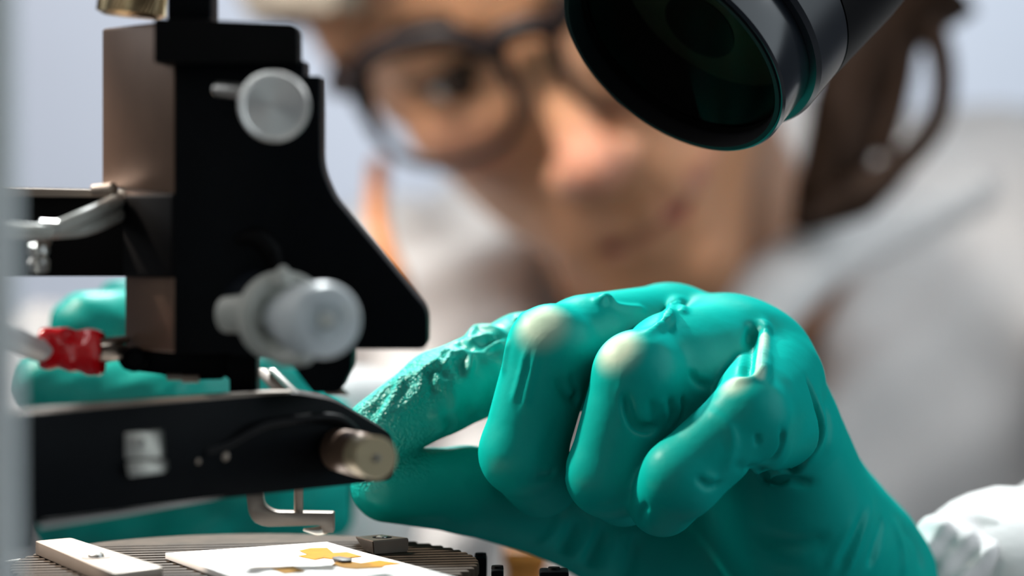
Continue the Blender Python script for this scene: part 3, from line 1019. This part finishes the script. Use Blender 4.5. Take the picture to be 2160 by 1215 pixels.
# neck and chest under the coat
f = smin(f, G.cone(fa, NECK0, NECK1, 0.050, 0.056), 0.03)
G.F = f.astype(np.float32)
V, Q = G.mesh()
loc = (V - FN) @ HR.T * 1000
tone = np.tile(np.array([0.50, 0.245, 0.130]), (len(V), 1))
ros = np.maximum(blob(loc, (0, 20, -45), 24), 0.6 * np.maximum(blob(loc, (-42, -5, -35), 30), blob(loc, (42, -5, -35), 30)))
tone += ros[:, None] * (np.array([0.62, 0.27, 0.185]) - tone)
lipm = np.zeros(len(V))
for L, rr in ((upper, 4.9), (lowerl, 5.7)):
    for a, b in zip(L, L[1:]):
        a, b = np.array(a, float), np.array(b, float)
        t = np.clip(((loc - a) @ (b - a)) / ((b - a) @ (b - a)), 0, 1)
        d = np.linalg.norm(loc - a - t[:, None] * (b - a), axis=1)
        lipm = np.maximum(lipm, np.clip((rr - d) / 1.0, 0, 1))
lipm *= loc[:, 1] > -14
tone += lipm[:, None] * (np.array([0.26, 0.022, 0.040]) - tone)
mole = blob(loc, (-22, 0, 40), 7)
tone += mole[:, None] * 0.6 * (np.array([0.10, 0.05, 0.03]) - tone)
person = mesh_from('person', V, Q, M['skin'], None, tone, 'tone')
tag(person, 'person in a white coat and teal gloves leaning over the probe station', 'person')

for s in (-1, 1):
    ey_ = lathe('eye', H(31 * s, -17, -4), hf, [(-0.012 * math.cos(t), 0.012 * math.sin(t)) for t in np.linspace(0, PI, 16)], M['eye_white'], person, 32, True, False)
    lathe('iris', H(31 * s + 1.5, -5.4, -6), hf, [(-0.0002, 0.0062), (0.0006, 0.0058), (0.0010, 0.003), (0.0012, 0)], M['iris'], ey_, 24, True, False)
    tube('upper_eyelid', [H((31 - 13) * s, -10, -4), H((31 - 8) * s, -5.2, -1.5), H(31 * s, -2.6, -0.5), H((31 + 8) * s, -5.4, -1), H((31 + 15) * s, -13, -2)], 0.0022, M['hair'], person, 12)
    tube('eyebrow', [H(13 * s, 3, 15), H(24 * s, 2, 19), H(36 * s, -4, 20), H(50 * s, -20, 13)], [0.0028, 0.0036, 0.0030, 0.0012], M['hair'], person, 12, flat=0.7)

# beige hair cap, a shell over the skull
G = Field(np.min([H(-110, -220, 0), H(110, 40, 150), H(110, -220, 150)], 0) - 0.03, np.max([H(-110, -220, 150), H(110, 40, 0), H(-110, 40, 150)], 0) + 0.03, 0.003)
fa = (slice(None),) * 3
f = G.ell(fa, H(-4, -92, 40), HR, mm(95, 102, 98))
X, Y, Zz = G.xyz(fa)
lz = ((X - FN[0]) * hz[0] + (Y - FN[1]) * hz[1] + (Zz - FN[2]) * hz[2]) * 1000
ly_ = ((X - FN[0]) * hf[0] + (Y - FN[1]) * hf[1] + (Zz - FN[2]) * hf[2]) * 1000
lx_ = ((X - FN[0]) * hx[0] + (Y - FN[1]) * hx[1] + (Zz - FN[2]) * hx[2]) * 1000
cut = (20 - lz + 0.62 * (ly_ + 40) - 1.0 * np.maximum(np.abs(lx_) - 38, 0)) * 0.001 * 0.7
f = smax(f, cut, 0.006)
f = f + 0.0012 * np.sin(lx_ * 0.22 + np.sin(ly_ * 0.1) * 2) * np.cos(ly_ * 0.17)
G.F = f.astype(np.float32)
V, Q = G.mesh()
mesh_from('hair_cap', V, Q, M['cap'], person)

# dark hair behind the cheek on the picture's right, with a loose lock
hair = tube('hair', [W(1960, -60, 1.00), W(1875, 40, 1.0), W(1798, 190, 1.0), W(1768, 320, 1.0), W(1725, 415, 1.0), W(1680, 485, 1.0)], [0.022, 0.016, 0.0130, 0.0125, 0.0095, 0.003], M['hair'], person, 24)
tube('lock', [W(1900, -20, 0.99), W(1965, 60, 0.99), W(1990, 160, 0.99), W(1972, 260, 0.99), W(1900, 345, 0.99), W(1810, 415, 0.99), W(1690, 480, 0.99)], [0.0045, 0.0050, 0.0046, 0.0045, 0.005, 0.008, 0.003], M['hair'], hair, 18)
tube('lock', [W(1905, -20, 0.992), W(1912, 90, 0.992), W(1898, 200, 0.992), W(1860, 330, 0.992)], [0.005, 0.0045, 0.004, 0.004], M['hair'], hair, 16)

#@@COAT
# ------------------------------------------------------------------ white lab coat
G = Field((-0.34, 0.57, 0.60), (0.56, 1.72, 1.12), 0.006)
fa = (slice(None),) * 3
f = G.cone(fa, (0.10, 1.56, 0.56), (0.10, 1.32, 0.86), 0.19, 0.14)
f = smin(f, G.cone(fa, (-0.04, 1.28, 0.86), (0.30, 1.30, 0.92), 0.085, 0.090), 0.10)
f = smin(f, G.cone(fa, (-0.06, 1.22, 0.86), (-0.15, 1.0, 0.866), 0.072, 0.058), 0.05)
f = smin(f, G.cone(fa, (-0.15, 1.0, 0.866), (-0.055, 0.755, 0.890), 0.056, 0.036), 0.03)
f = smin(f, G.cone(fa, (-0.06, 1.20, 0.835), (0.10, 1.24, 0.80), 0.095, 0.11), 0.08)
f = smin(f, G.cone(fa, (0.31, 1.22, 0.92), (0.34, 0.98, 0.866), 0.075, 0.058), 0.05)
f = smin(f, G.cone(fa, (0.34, 0.98, 0.866), (0.104, 0.612, 0.880), 0.054, 0.0215), 0.03)
f = smax(f, -G.cone(fa, NECK0, NECK1 + (0.0, 0.02, -0.02), 0.075, 0.060), 0.02)
X, Y, Zz = G.xyz(fa)
f = f + 0.004 * np.sin(X * 60 + 2.2 * np.sin(Zz * 23 + Y * 9)) * np.sin(Y * 21 + Zz * 34) + 0.003 * np.sin(X * 120 - Zz * 85 + 3 * np.sin(Y * 30))
G.F = f.astype(np.float32)
V, Q = G.mesh()
coat = mesh_from('lab_coat', V, Q, M['coat'], person)
tube('collar', [W(2060, 400, 1.12), W(1860, 480, 1.06), W(1720, 545, 1.02), W(1610, 640, 1.0), W(1500, 760, 1.0), (0.045, 1.10, 0.885), (0.03, 1.20, 0.86)], [0.010, 0.012, 0.013, 0.014, 0.012, 0.010, 0.006], M['coat'], coat, 20)
# crumpled cuff of the sleeve by the gloved wrist
G = Field((0.075, 0.57, 0.850), (0.150, 0.70, 0.925), 0.0009)
fa = (slice(None),) * 3
f = G.cone(fa, W(2030, 1300, 0.605), (0.150, 0.675, 0.880), 0.0185, 0.028)
f = smin(f, G.cone(fa, W(1985, 1160, 0.600), W(2040, 1150, 0.606), 0.0045, 0.006), 0.012)
X, Y, Zz = G.xyz(fa)
f = f + 0.0010 * np.sin(X * 420 + 3 * np.sin(Zz * 160)) * np.sin(Y * 210 + Zz * 330) + 0.0006 * np.sin(X * 900 - Zz * 620 + 3 * np.sin(Y * 240))
G.F = f.astype(np.float32)
V, Q = G.mesh()
mesh_from('cuff', V, Q, M['coat'], coat)

# orange cord hanging below the ear
tag(tube('orange_lanyard', [W(800, 345, 1.03), W(795, 400, 1.02), W(797, 470, 1.015), W(812, 530, 1.01), W(838, 590, 1.01), W(850, 660, 1.02)], 0.0035, M['orange'], None, 14),
    'blurred orange lanyard hanging between the black plate and the white coat', 'lanyard')

#@@GLASSES
# ------------------------------------------------------------------ eyeglasses
GR = math.radians(9)
gx, gz = rot(hx, hf, -GR), rot(hz, hf, -GR)
if gx[2] > hx[2]:
    gx, gz = rot(hx, hf, GR), rot(hz, hf, GR)


def HG(x, y, z):
    """spectacle-local millimetres -> world: the frame sits a little askew on the nose"""
    return FN + (x * gx + y * hf + z * gz) * 0.001


gl = empty('eyeglasses', HG(0, 8, 0), 'dark framed eyeglasses on the face of the leaning person', 'glasses')


def lens_outline(s, n=40):
    out = []
    for i in range(n):
        t = 2 * PI * i / n
        cx, cz = 34 * s, -9
        rx, rz = 25.5, 22.5
        k = 1 / (abs(math.cos(t)) ** 2.6 + abs(math.sin(t)) ** 2.6) ** (1 / 2.6)
        x, z = cx + rx * k * math.cos(t) * (1), cz + rz * k * math.sin(t)
        if z > 4:
            x += s * 2.0
        y = 14 - 0.0042 * x * x
        out.append(HG(x, y, z))
    return out


for s in (-1, 1):
    O = lens_outline(s)
    P = [O[i % 40] for i in range(0, 42)]
    radl = []
    for p in P:
        zl = float((p - FN) @ hz) * 1000
        radl.append(0.0040 if zl > 1 else (0.0028 if zl > -8 else 0.0019))
    from_bm('rim', bm_tube(P, radl, 10, 3), M['frame'], gl, True)
    bm = bmesh.new()
    c = sum(O) / len(O)
    vs = [bm.verts.new((c + (p - c) * 0.99).tolist()) for p in O]
    bmesh.ops.contextual_create(bm, geom=vs)
    g2 = bmesh.ops.extrude_face_region(bm, geom=bm.faces[:])
    bmesh.ops.translate(bm, verts=[e for e in g2['geom'] if isinstance(e, bmesh.types.BMVert)], vec=Vector((hf * 0.0012).tolist()))
    from_bm('spectacle_lens', bm, M['spec_lens'], gl)
    tube('temple', [HG(60 * s, 0, 3), HG(67 * s, -8, 2), HG(70 * s, -40, 0), HG(74 * s, -95, -4)], [0.0046, 0.0040, 0.0022, 0.0018], M['frame'], gl, 10)
    tube('nose_pad', [HG(9.5 * s, 12, -6), HG(9.5 * s, 6, -10), HG(10 * s, 3, -15)], [0.0010, 0.0014, 0.0010], M['frame'], gl, 10)
tube('bridge', [HG(-10, 14, 4), HG(-5, 14.5, 7), HG(5, 14.5, 7), HG(10, 14, 4)], 0.0042, M['frame'], gl, 12)

#@@GLOVE
# ------------------------------------------------------------------ gloved left hand (right in the picture)


def J(px, py, mmd, r):
    return W(px, py, mmd * 0.001), r * 0.001


GH = 0.00050
G = Field(W(700, 1300, 0.520) - (0.0, 0.02, 0.012), W(2080, 560, 0.600) + (0.006, 0.045, 0.002), GH)
fa = (slice(None),) * 3
MAR = 0.014


def cone_into(F, a, b, k):
    """smooth-union a tapered segment into F, only near the segment"""
    (pa, ra), (pb, rb) = a, b
    s = G.box([pa, pb], max(ra, rb) + MAR)
    F[s] = smin(F[s], G.cone(s, pa, pb, ra, rb), k)


def chain(js, k=0.004):
    F = np.full(G.n, 0.05, np.float32)
    for a, b in zip(js, js[1:]):
        cone_into(F, a, b, k)
    return F


pinky = [J(1622, 768, 564, 8.3), J(1582, 878, 530, 7.6), J(1438, 1008, 527, 7.4), J(1398, 1058, 535, 6.7)]
ring = [J(1535, 728, 572, 9.0), J(1345, 792, 538, 8.4), J(1286, 1000, 540, 8.2), J(1316, 1032, 553, 7.3)]
middle = [J(1420, 704, 584, 8.8), J(1164, 738, 549, 8.6), J(1103, 955, 549, 8.3), J(1142, 1012, 562, 7.5)]
index = [J(1330, 728, 596, 9.0), J(1105, 752, 578, 8.7), J(928, 828, 567, 8.3), J(803, 908, 563, 7.0)]
thumb = [J(1480, 1205, 598, 14.0), J(1185, 1083, 582, 9.8), J(985, 1034, 571, 8.7), J(818, 1024, 566, 7.4)]
palm = np.full(G.n, 0.05, np.float32)
for a, b in ((J(1612, 768, 564, 8.3), J(1718, 1130, 585, 10.2)), (J(1535, 732, 572, 9.0), J(1690, 1150, 595, 11)),
             (J(1420, 708, 584, 8.6), J(1640, 1170, 605, 12)), (J(1330, 730, 596, 9.0), J(1560, 1190, 610, 12)),
             (J(1668, 950, 560, 9.5), J(1722, 1150, 572, 13.5)), (J(1722, 1130, 585, 11.5), J(1780, 1290, 598, 17)),
             (J(1770, 1200, 592, 13.5), J(1830, 1310, 600, 16.5)), (J(1480, 1205, 598, 14), J(1700, 1230, 595, 16))):
    cone_into(palm, a, b, 0.012)
res = palm.copy()
FLESH = {'ring': ((J(1378, 845, 542, 6.6), J(1490, 795, 554, 10.4)), (J(1420, 766, 552, 9.8), J(1560, 746, 562, 9.8)), (J(1450, 800, 548, 9.0), J(1545, 790, 556, 9.0))),
         'middle': ((J(1205, 790, 560, 7.5), J(1330, 760, 574, 9.0)), (J(1240, 718, 558, 8.6), J(1400, 700, 580, 9.2))),
         'pinky': ((J(1600, 925, 536, 6.8), J(1650, 895, 548, 8.6)), (J(1604, 850, 537, 7.2), J(1650, 802, 557, 8.2)))}
for ch, kk in ((index, 0.005), (middle, 0.005), (ring, 0.005), (pinky, 0.005), (thumb, 0.010)):
    c = chain(ch, 0.0015)
    for nm, cc in (('ring', ring), ('middle', middle), ('pinky', pinky)):
        if cc is ch:
            for a, b in FLESH[nm]:
                cone_into(c, a, b, 0.0035)
    res = smin(res, smin(palm, c, kk), 0.0012)
    if ch is index:
        fidx = c
G.F = res.astype(np.float32)


def surf(pts, dy=(0.50, 0.64), lift=0.0):
    out = []
    for p in pts:
        h_ = G.hit(p[0], p[1], *dy)
        if h_ is None:
            continue
        if lift:
            h_ = h_ + G.grad(h_[None], 0.0012)[0] * lift
        out.append(h_)
    return out


def crinkle(F, pts, amp, wid, lift=0.0):
    """raise (amp > 0) or sink (amp < 0) the surface along a line; amp and wid in millimetres"""
    P = surf(pts, lift=lift)
    if len(P) < 2:
        return
    P = spline_pts(P, 4)
    n = len(P)
    wid *= 0.001
    s = G.box(P, 2.6 * wid + 0.003)
    base2 = G.F[s] ** 2
    best = None
    for i in range(n - 1):
        X, Y, Zz = G.xyz(s)
        a, b = P[i], P[i + 1]
        d = b - a
        L = float(d @ d) + 1e-12
        t = np.clip(((X - a[0]) * d[0] + (Y - a[1]) * d[1] + (Zz - a[2]) * d[2]) / L, 0, 1)
        q = np.sqrt(np.maximum((X - a[0] - t * d[0]) ** 2 + (Y - a[1] - t * d[1]) ** 2 + (Zz - a[2] - t * d[2]) ** 2 - base2, 0))
        u = (i + t) / (n - 1)
        g = np.exp(-(q / wid) ** 2) * np.clip(np.minimum(u, 1 - u) * 5 + 0.15, 0, 1)
        best = g if best is None else np.maximum(best, g)
    F[s] = F[s] - (amp * 0.001) * best * np.exp(-base2 / 0.0035 ** 2)


F2 = G.F.copy()
WRINKLES = [
    # webs of stretched latex between the knuckles
    ([(1602, 800), (1607, 760), (1611, 715), (1612, 676)], 2.2, 1.2),
    ([(1578, 800), (1583, 760), (1587, 715), (1592, 690)], -2.2, 1.3),
    ([(1550, 806), (1585, 800), (1610, 785)], 1.0, 1.0),
    ([(1622, 745), (1620, 775), (1612, 795)], 0.7, 0.7),
    ([(1365, 704), (1395, 690), (1413, 664), (1424, 640), (1438, 634)], 1.8, 1.0),
    ([(1430, 645), (1440, 652), (1436, 664)], 0.8, 0.9),
    ([(1262, 640), (1275, 632), (1290, 640)], 2.0, 1.0),
    ([(1290, 645), (1330, 650), (1360, 652)], 0.7, 0.9),
    ([(1060, 668), (1085, 664), (1110, 668)], 0.9, 0.9),
    # index finger wrinkles
    ([(984, 721), (1004, 699), (1034, 696), (1063, 710)], 1.1, 0.8),
    ([(984, 725), (1007, 717), (1028, 711), (1046, 718)], 0.9, 0.7),
    ([(1013, 731), (1038, 721), (1058, 717)], -0.7, 0.8),
    ([(998, 747), (1019, 746), (1040, 731), (1065, 721)], 1.0, 0.75),
    ([(924, 761), (939, 744), (949, 752), (942, 766), (927, 778)], 1.0, 0.7),
    ([(954, 749), (975, 747), (991, 753), (988, 775), (984, 796)], 1.1, 0.8),
    ([(958, 761), (971, 771), (975, 791)], -0.8, 0.9),
    ([(892, 780), (913, 770), (923, 763)], 0.9, 0.8),
    ([(899, 791), (907, 809), (913, 821)], -1.0, 1.0),
    ([(921, 784), (925, 801), (918, 815)], 0.6, 0.8),
    ([(850, 799), (841, 817), (821, 852), (800, 901)], 1.2, 1.3),
    ([(833, 809), (811, 844), (783, 877)], -1.3, 1.4),
    ([(888, 809), (881, 834), (853, 859), (818, 894)], 0.8, 1.3),
    ([(920, 859), (930, 914), (915, 934)], 0.8, 1.2),
    ([(943, 879), (948, 909)], -0.6, 1.2),
    ([(978, 859), (988, 894)], -0.4, 1.5),
    ([(868, 790), (885, 795), (905, 812)], 0.9, 0.9),
    ([(1008, 745), (1030, 742), (1050, 730)], -0.9, 0.9),
    ([(965, 722), (985, 730), (990, 742)], -0.9, 0.9),
    ([(905, 778), (925, 782), (935, 795)], -0.8, 0.9),
    ([(1020, 760), (1045, 775), (1050, 800)], 0.5, 1.2),
    ([(1000, 790), (1015, 830), (1008, 862)], 0.4, 1.4),
    ([(950, 800), (962, 845), (952, 880)], 0.4, 1.4),
    # middle finger tension lines
    ([(1112, 735), (1097, 800), (1082, 850)], 0.55, 0.8),
    ([(1134, 740), (1118, 810), (1104, 870)], 0.55, 0.8),
    ([(1075, 720), (1068, 750), (1062, 790)], 0.6, 0.9),
    ([(1172, 795), (1198, 836), (1220, 850)], -0.8, 0.9),
    ([(1200, 790), (1212, 820), (1220, 845)], -0.7, 0.7),
    ([(1190, 780), (1206, 810), (1214, 838)], 0.4, 0.6),
    ([(1130, 1005), (1165, 1000), (1195, 990)], -0.6, 0.9),
    ([(1160, 880), (1130, 950), (1120, 1000)], 0.3, 1.5),
    # ring finger
    ([(1455, 785), (1472, 806), (1495, 818)], -0.8, 0.8),
    ([(1372, 840), (1380, 885), (1388, 905)], -0.6, 0.7),
    ([(1412, 838), (1418, 875), (1410, 898)], -0.7, 0.7),
    ([(1438, 835), (1442, 865), (1432, 888)], -0.6, 0.6),
    ([(1395, 840), (1400, 880)], 0.4, 0.7),
    ([(1318, 830), (1325, 870), (1345, 900), (1385, 908)], -2.0, 0.9),
    ([(1312, 800), (1312, 860), (1318, 900)], 0.35, 1.0),
    ([(1270, 1070), (1300, 1062), (1340, 1050)], -0.3, 1.2),
    # little finger and its base
    ([(1500, 870), (1540, 905), (1545, 950), (1528, 990)], 0.5, 1.0),
    ([(1702, 800), (1722, 850), (1735, 900), (1728, 945), (1700, 975), (1660, 995), (1615, 998), (1580, 985)], -2.6, 0.8),
    ([(1745, 860), (1752, 905), (1742, 950)], 0.5, 1.6),
    ([(1648, 905), (1650, 940), (1630, 970), (1600, 982)], -1.1, 0.6),
    ([(1555, 982), (1610, 1002), (1660, 1014), (1715, 1020)], -1.7, 1.0),
    ([(1595, 915), (1598, 940)], -0.6, 0.5),
    ([(1470, 1008), (1495, 1028), (1522, 1018)], -0.6, 0.7),
    ([(1480, 1000), (1512, 1010)], 0.4, 0.6),
    ([(1366, 1062), (1352, 1085), (1350, 1105)], -0.6, 0.7),
    ([(1372, 1090), (1380, 1110)], 0.4, 0.7),
    # palm and wrist
    ([(1580, 1118), (1640, 1142), (1700, 1147), (1745, 1135)], -0.9, 1.8),
    ([(1560, 1150), (1640, 1180), (1730, 1180)], 0.6, 2.5),
    ([(1840, 1050), (1822, 1110), (1800, 1170), (1780, 1215)], 0.7, 1.1),
    ([(1862, 1090), (1850, 1140), (1832, 1200)], -0.8, 1.2),
    ([(1820, 1080), (1795, 1150), (1770, 1205)], -0.5, 0.9),
    ([(1800, 1090), (1770, 1150), (1745, 1205)], 0.4, 0.9),
    ([(1880, 1100), (1900, 1150), (1905, 1215)], 0.7, 1.5),
    ([(1900, 1105), (1932, 1150), (1945, 1205)], -0.9, 1.4),
    ([(1250, 1100), (1225, 1150), (1205, 1180)], 0.9, 1.4),
    ([(1270, 1115), (1250, 1160), (1238, 1195)], -1.1, 1.2),
    ([(1300, 1120), (1285, 1165), (1275, 1212)], 0.9, 1.6),
    ([(1345, 1130), (1330, 1180), (1325, 1215)], -1.1, 1.5),
    ([(1215, 1100), (1195, 1140), (1182, 1165)], -1.0, 1.2),
    ([(1185, 1090), (1165, 1125), (1140, 1150)], 0.7, 1.3),
    # thumb
    ([(755, 1040), (800, 1062), (860, 1080), (940, 1085)], 0.4, 1.4),
    ([(1000, 960), (1010, 1000), (1005, 1060)], -0.3, 2.0),
]
for pts, amp, wid in WRINKLES:
    q, qw = (1.6 if amp > 0 else 1.25, 1.1) if max(p[0] for p in pts) < 1075 else (1.0, 1.0)
    crinkle(F2, pts, amp * q, wid * qw)
# flared beaded cuff of the glove
cone_into(F2, J(1805, 1130, 590, 7.5), J(1860, 1290, 598, 14.0), 0.005)
cone_into(F2, J(1862, 1150, 592, 6.8), J(1890, 1300, 600, 11.5), 0.004)
cone_into(F2, J(1890, 1185, 594, 6.6), J(1905, 1320, 600, 10.0), 0.003)
G.F = F2
V, Q = G.mesh()
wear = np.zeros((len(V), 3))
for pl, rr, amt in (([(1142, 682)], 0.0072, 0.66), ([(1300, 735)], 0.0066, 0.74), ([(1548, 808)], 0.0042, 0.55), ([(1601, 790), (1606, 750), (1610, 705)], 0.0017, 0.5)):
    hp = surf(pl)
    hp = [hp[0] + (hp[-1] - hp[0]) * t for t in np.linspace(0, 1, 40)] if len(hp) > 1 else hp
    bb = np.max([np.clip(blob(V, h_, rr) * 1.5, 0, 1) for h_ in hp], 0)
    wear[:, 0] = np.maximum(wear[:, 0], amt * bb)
# gripping texture on the fingertips of index and thumb
for a, b, rr in ((index[2][0], index[3][0], 0.016), (thumb[2][0] * 0.35 + thumb[3][0] * 0.65, thumb[3][0], 0.0125)):
    t = np.clip(((V - a) @ (b - a)) / ((b - a) @ (b - a)), 0, 1)
    d = np.linalg.norm(V - a - t[:, None] * (b - a), axis=1)
    along = ((V - a) @ (b - a)) / ((b - a) @ (b - a))
    upw = (V - a - t[:, None] * (b - a))
    upw = (upw[:, 2] - 0.45 * upw[:, 0]) / np.maximum(d, 1e-6)
    d = d + 0.02 * np.clip(0.6 - upw, 0, 1)
    wear[:, 1] = np.maximum(wear[:, 1], np.clip(1.4 - d / rr * 0.9, 0, 1) * np.clip(0.75 + along * 1.2, 0, 1))
wear[:, 1] = np.where(wear[:, 1] > 0.02, wear[:, 1], 0)
# the loose, shinier latex of the index finger
for (a, ra_), (b, rb_) in zip(index[1:], index[2:]):
    t = np.clip(((V - a) @ (b - a)) / ((b - a) @ (b - a)), 0, 1)
    d = np.linalg.norm(V - a - t[:, None] * (b - a), axis=1)
    wear[:, 2] = np.maximum(wear[:, 2], 0.6 * np.clip(1.9 - d / 0.0082, 0, 1))
wear[:, 2] = np.maximum(wear[:, 2], 0.25 * (wear[:, 1] > 0.1))
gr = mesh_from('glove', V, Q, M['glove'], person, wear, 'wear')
gr['label'] = 'teal glove in sharp focus, pinching with thumb and index finger'

#@@GLOVE2
# ------------------------------------------------------------------ gloved right hand, behind the manipulator
G = Field(W(-20, 1200, 0.600) - (0.004, 0.02, 0.004), W(760, 540, 0.74) + (0.0, 0.05, 0.004), 0.0011)
fa = (slice(None),) * 3
palm = np.full(G.n, 0.05, np.float32)
for a, b in ((J(520, 760, 665, 12), J(590, 980, 690, 14)), (J(540, 860, 655, 12), J(600, 1020, 690, 14)), (J(480, 960, 650, 12), J(610, 1030, 690, 14)),
             (J(600, 930, 690, 14), J(590, 1040, 750, 18)), (J(330, 960, 645, 11), J(560, 1010, 670, 13))):
    cone_into(palm, a, b, 0.012)
res = palm.copy()
for ch in ([J(540, 830, 655, 9.5), J(330, 835, 632, 8.6), J(98, 814, 628, 8.2)],
           [J(520, 740, 665, 9.5), J(330, 690, 640, 8.4), J(180, 690, 636, 8.0)],
           [J(500, 690, 680, 9.0), J(400, 640, 668, 8.0), J(262, 650, 662, 7.0)],
           [J(560, 930, 650, 9.5), J(330, 930, 634, 8.6), J(150, 905, 636, 7.8)],
           [J(600, 1020, 680, 12), J(380, 1085, 650, 9.5), J(140, 1085, 640, 8.5)]):
    c = chain(ch)
    res = smin(res, smin(palm, c, 0.006), 0.001)
X, Y, Zz = G.xyz(fa)
res = res + 0.0003 * np.sin(X * 500 + 3 * np.sin(Zz * 200)) * np.sin(Zz * 420 + Y * 150)
G.F = res.astype(np.float32)
V, Q = G.mesh()
g2 = mesh_from('glove', V, Q, M['glove'], person, np.tile(np.array([0.0, 0.0, 0.35]), (len(V), 1)), 'wear')
g2['label'] = 'blurred teal glove behind the black manipulator'
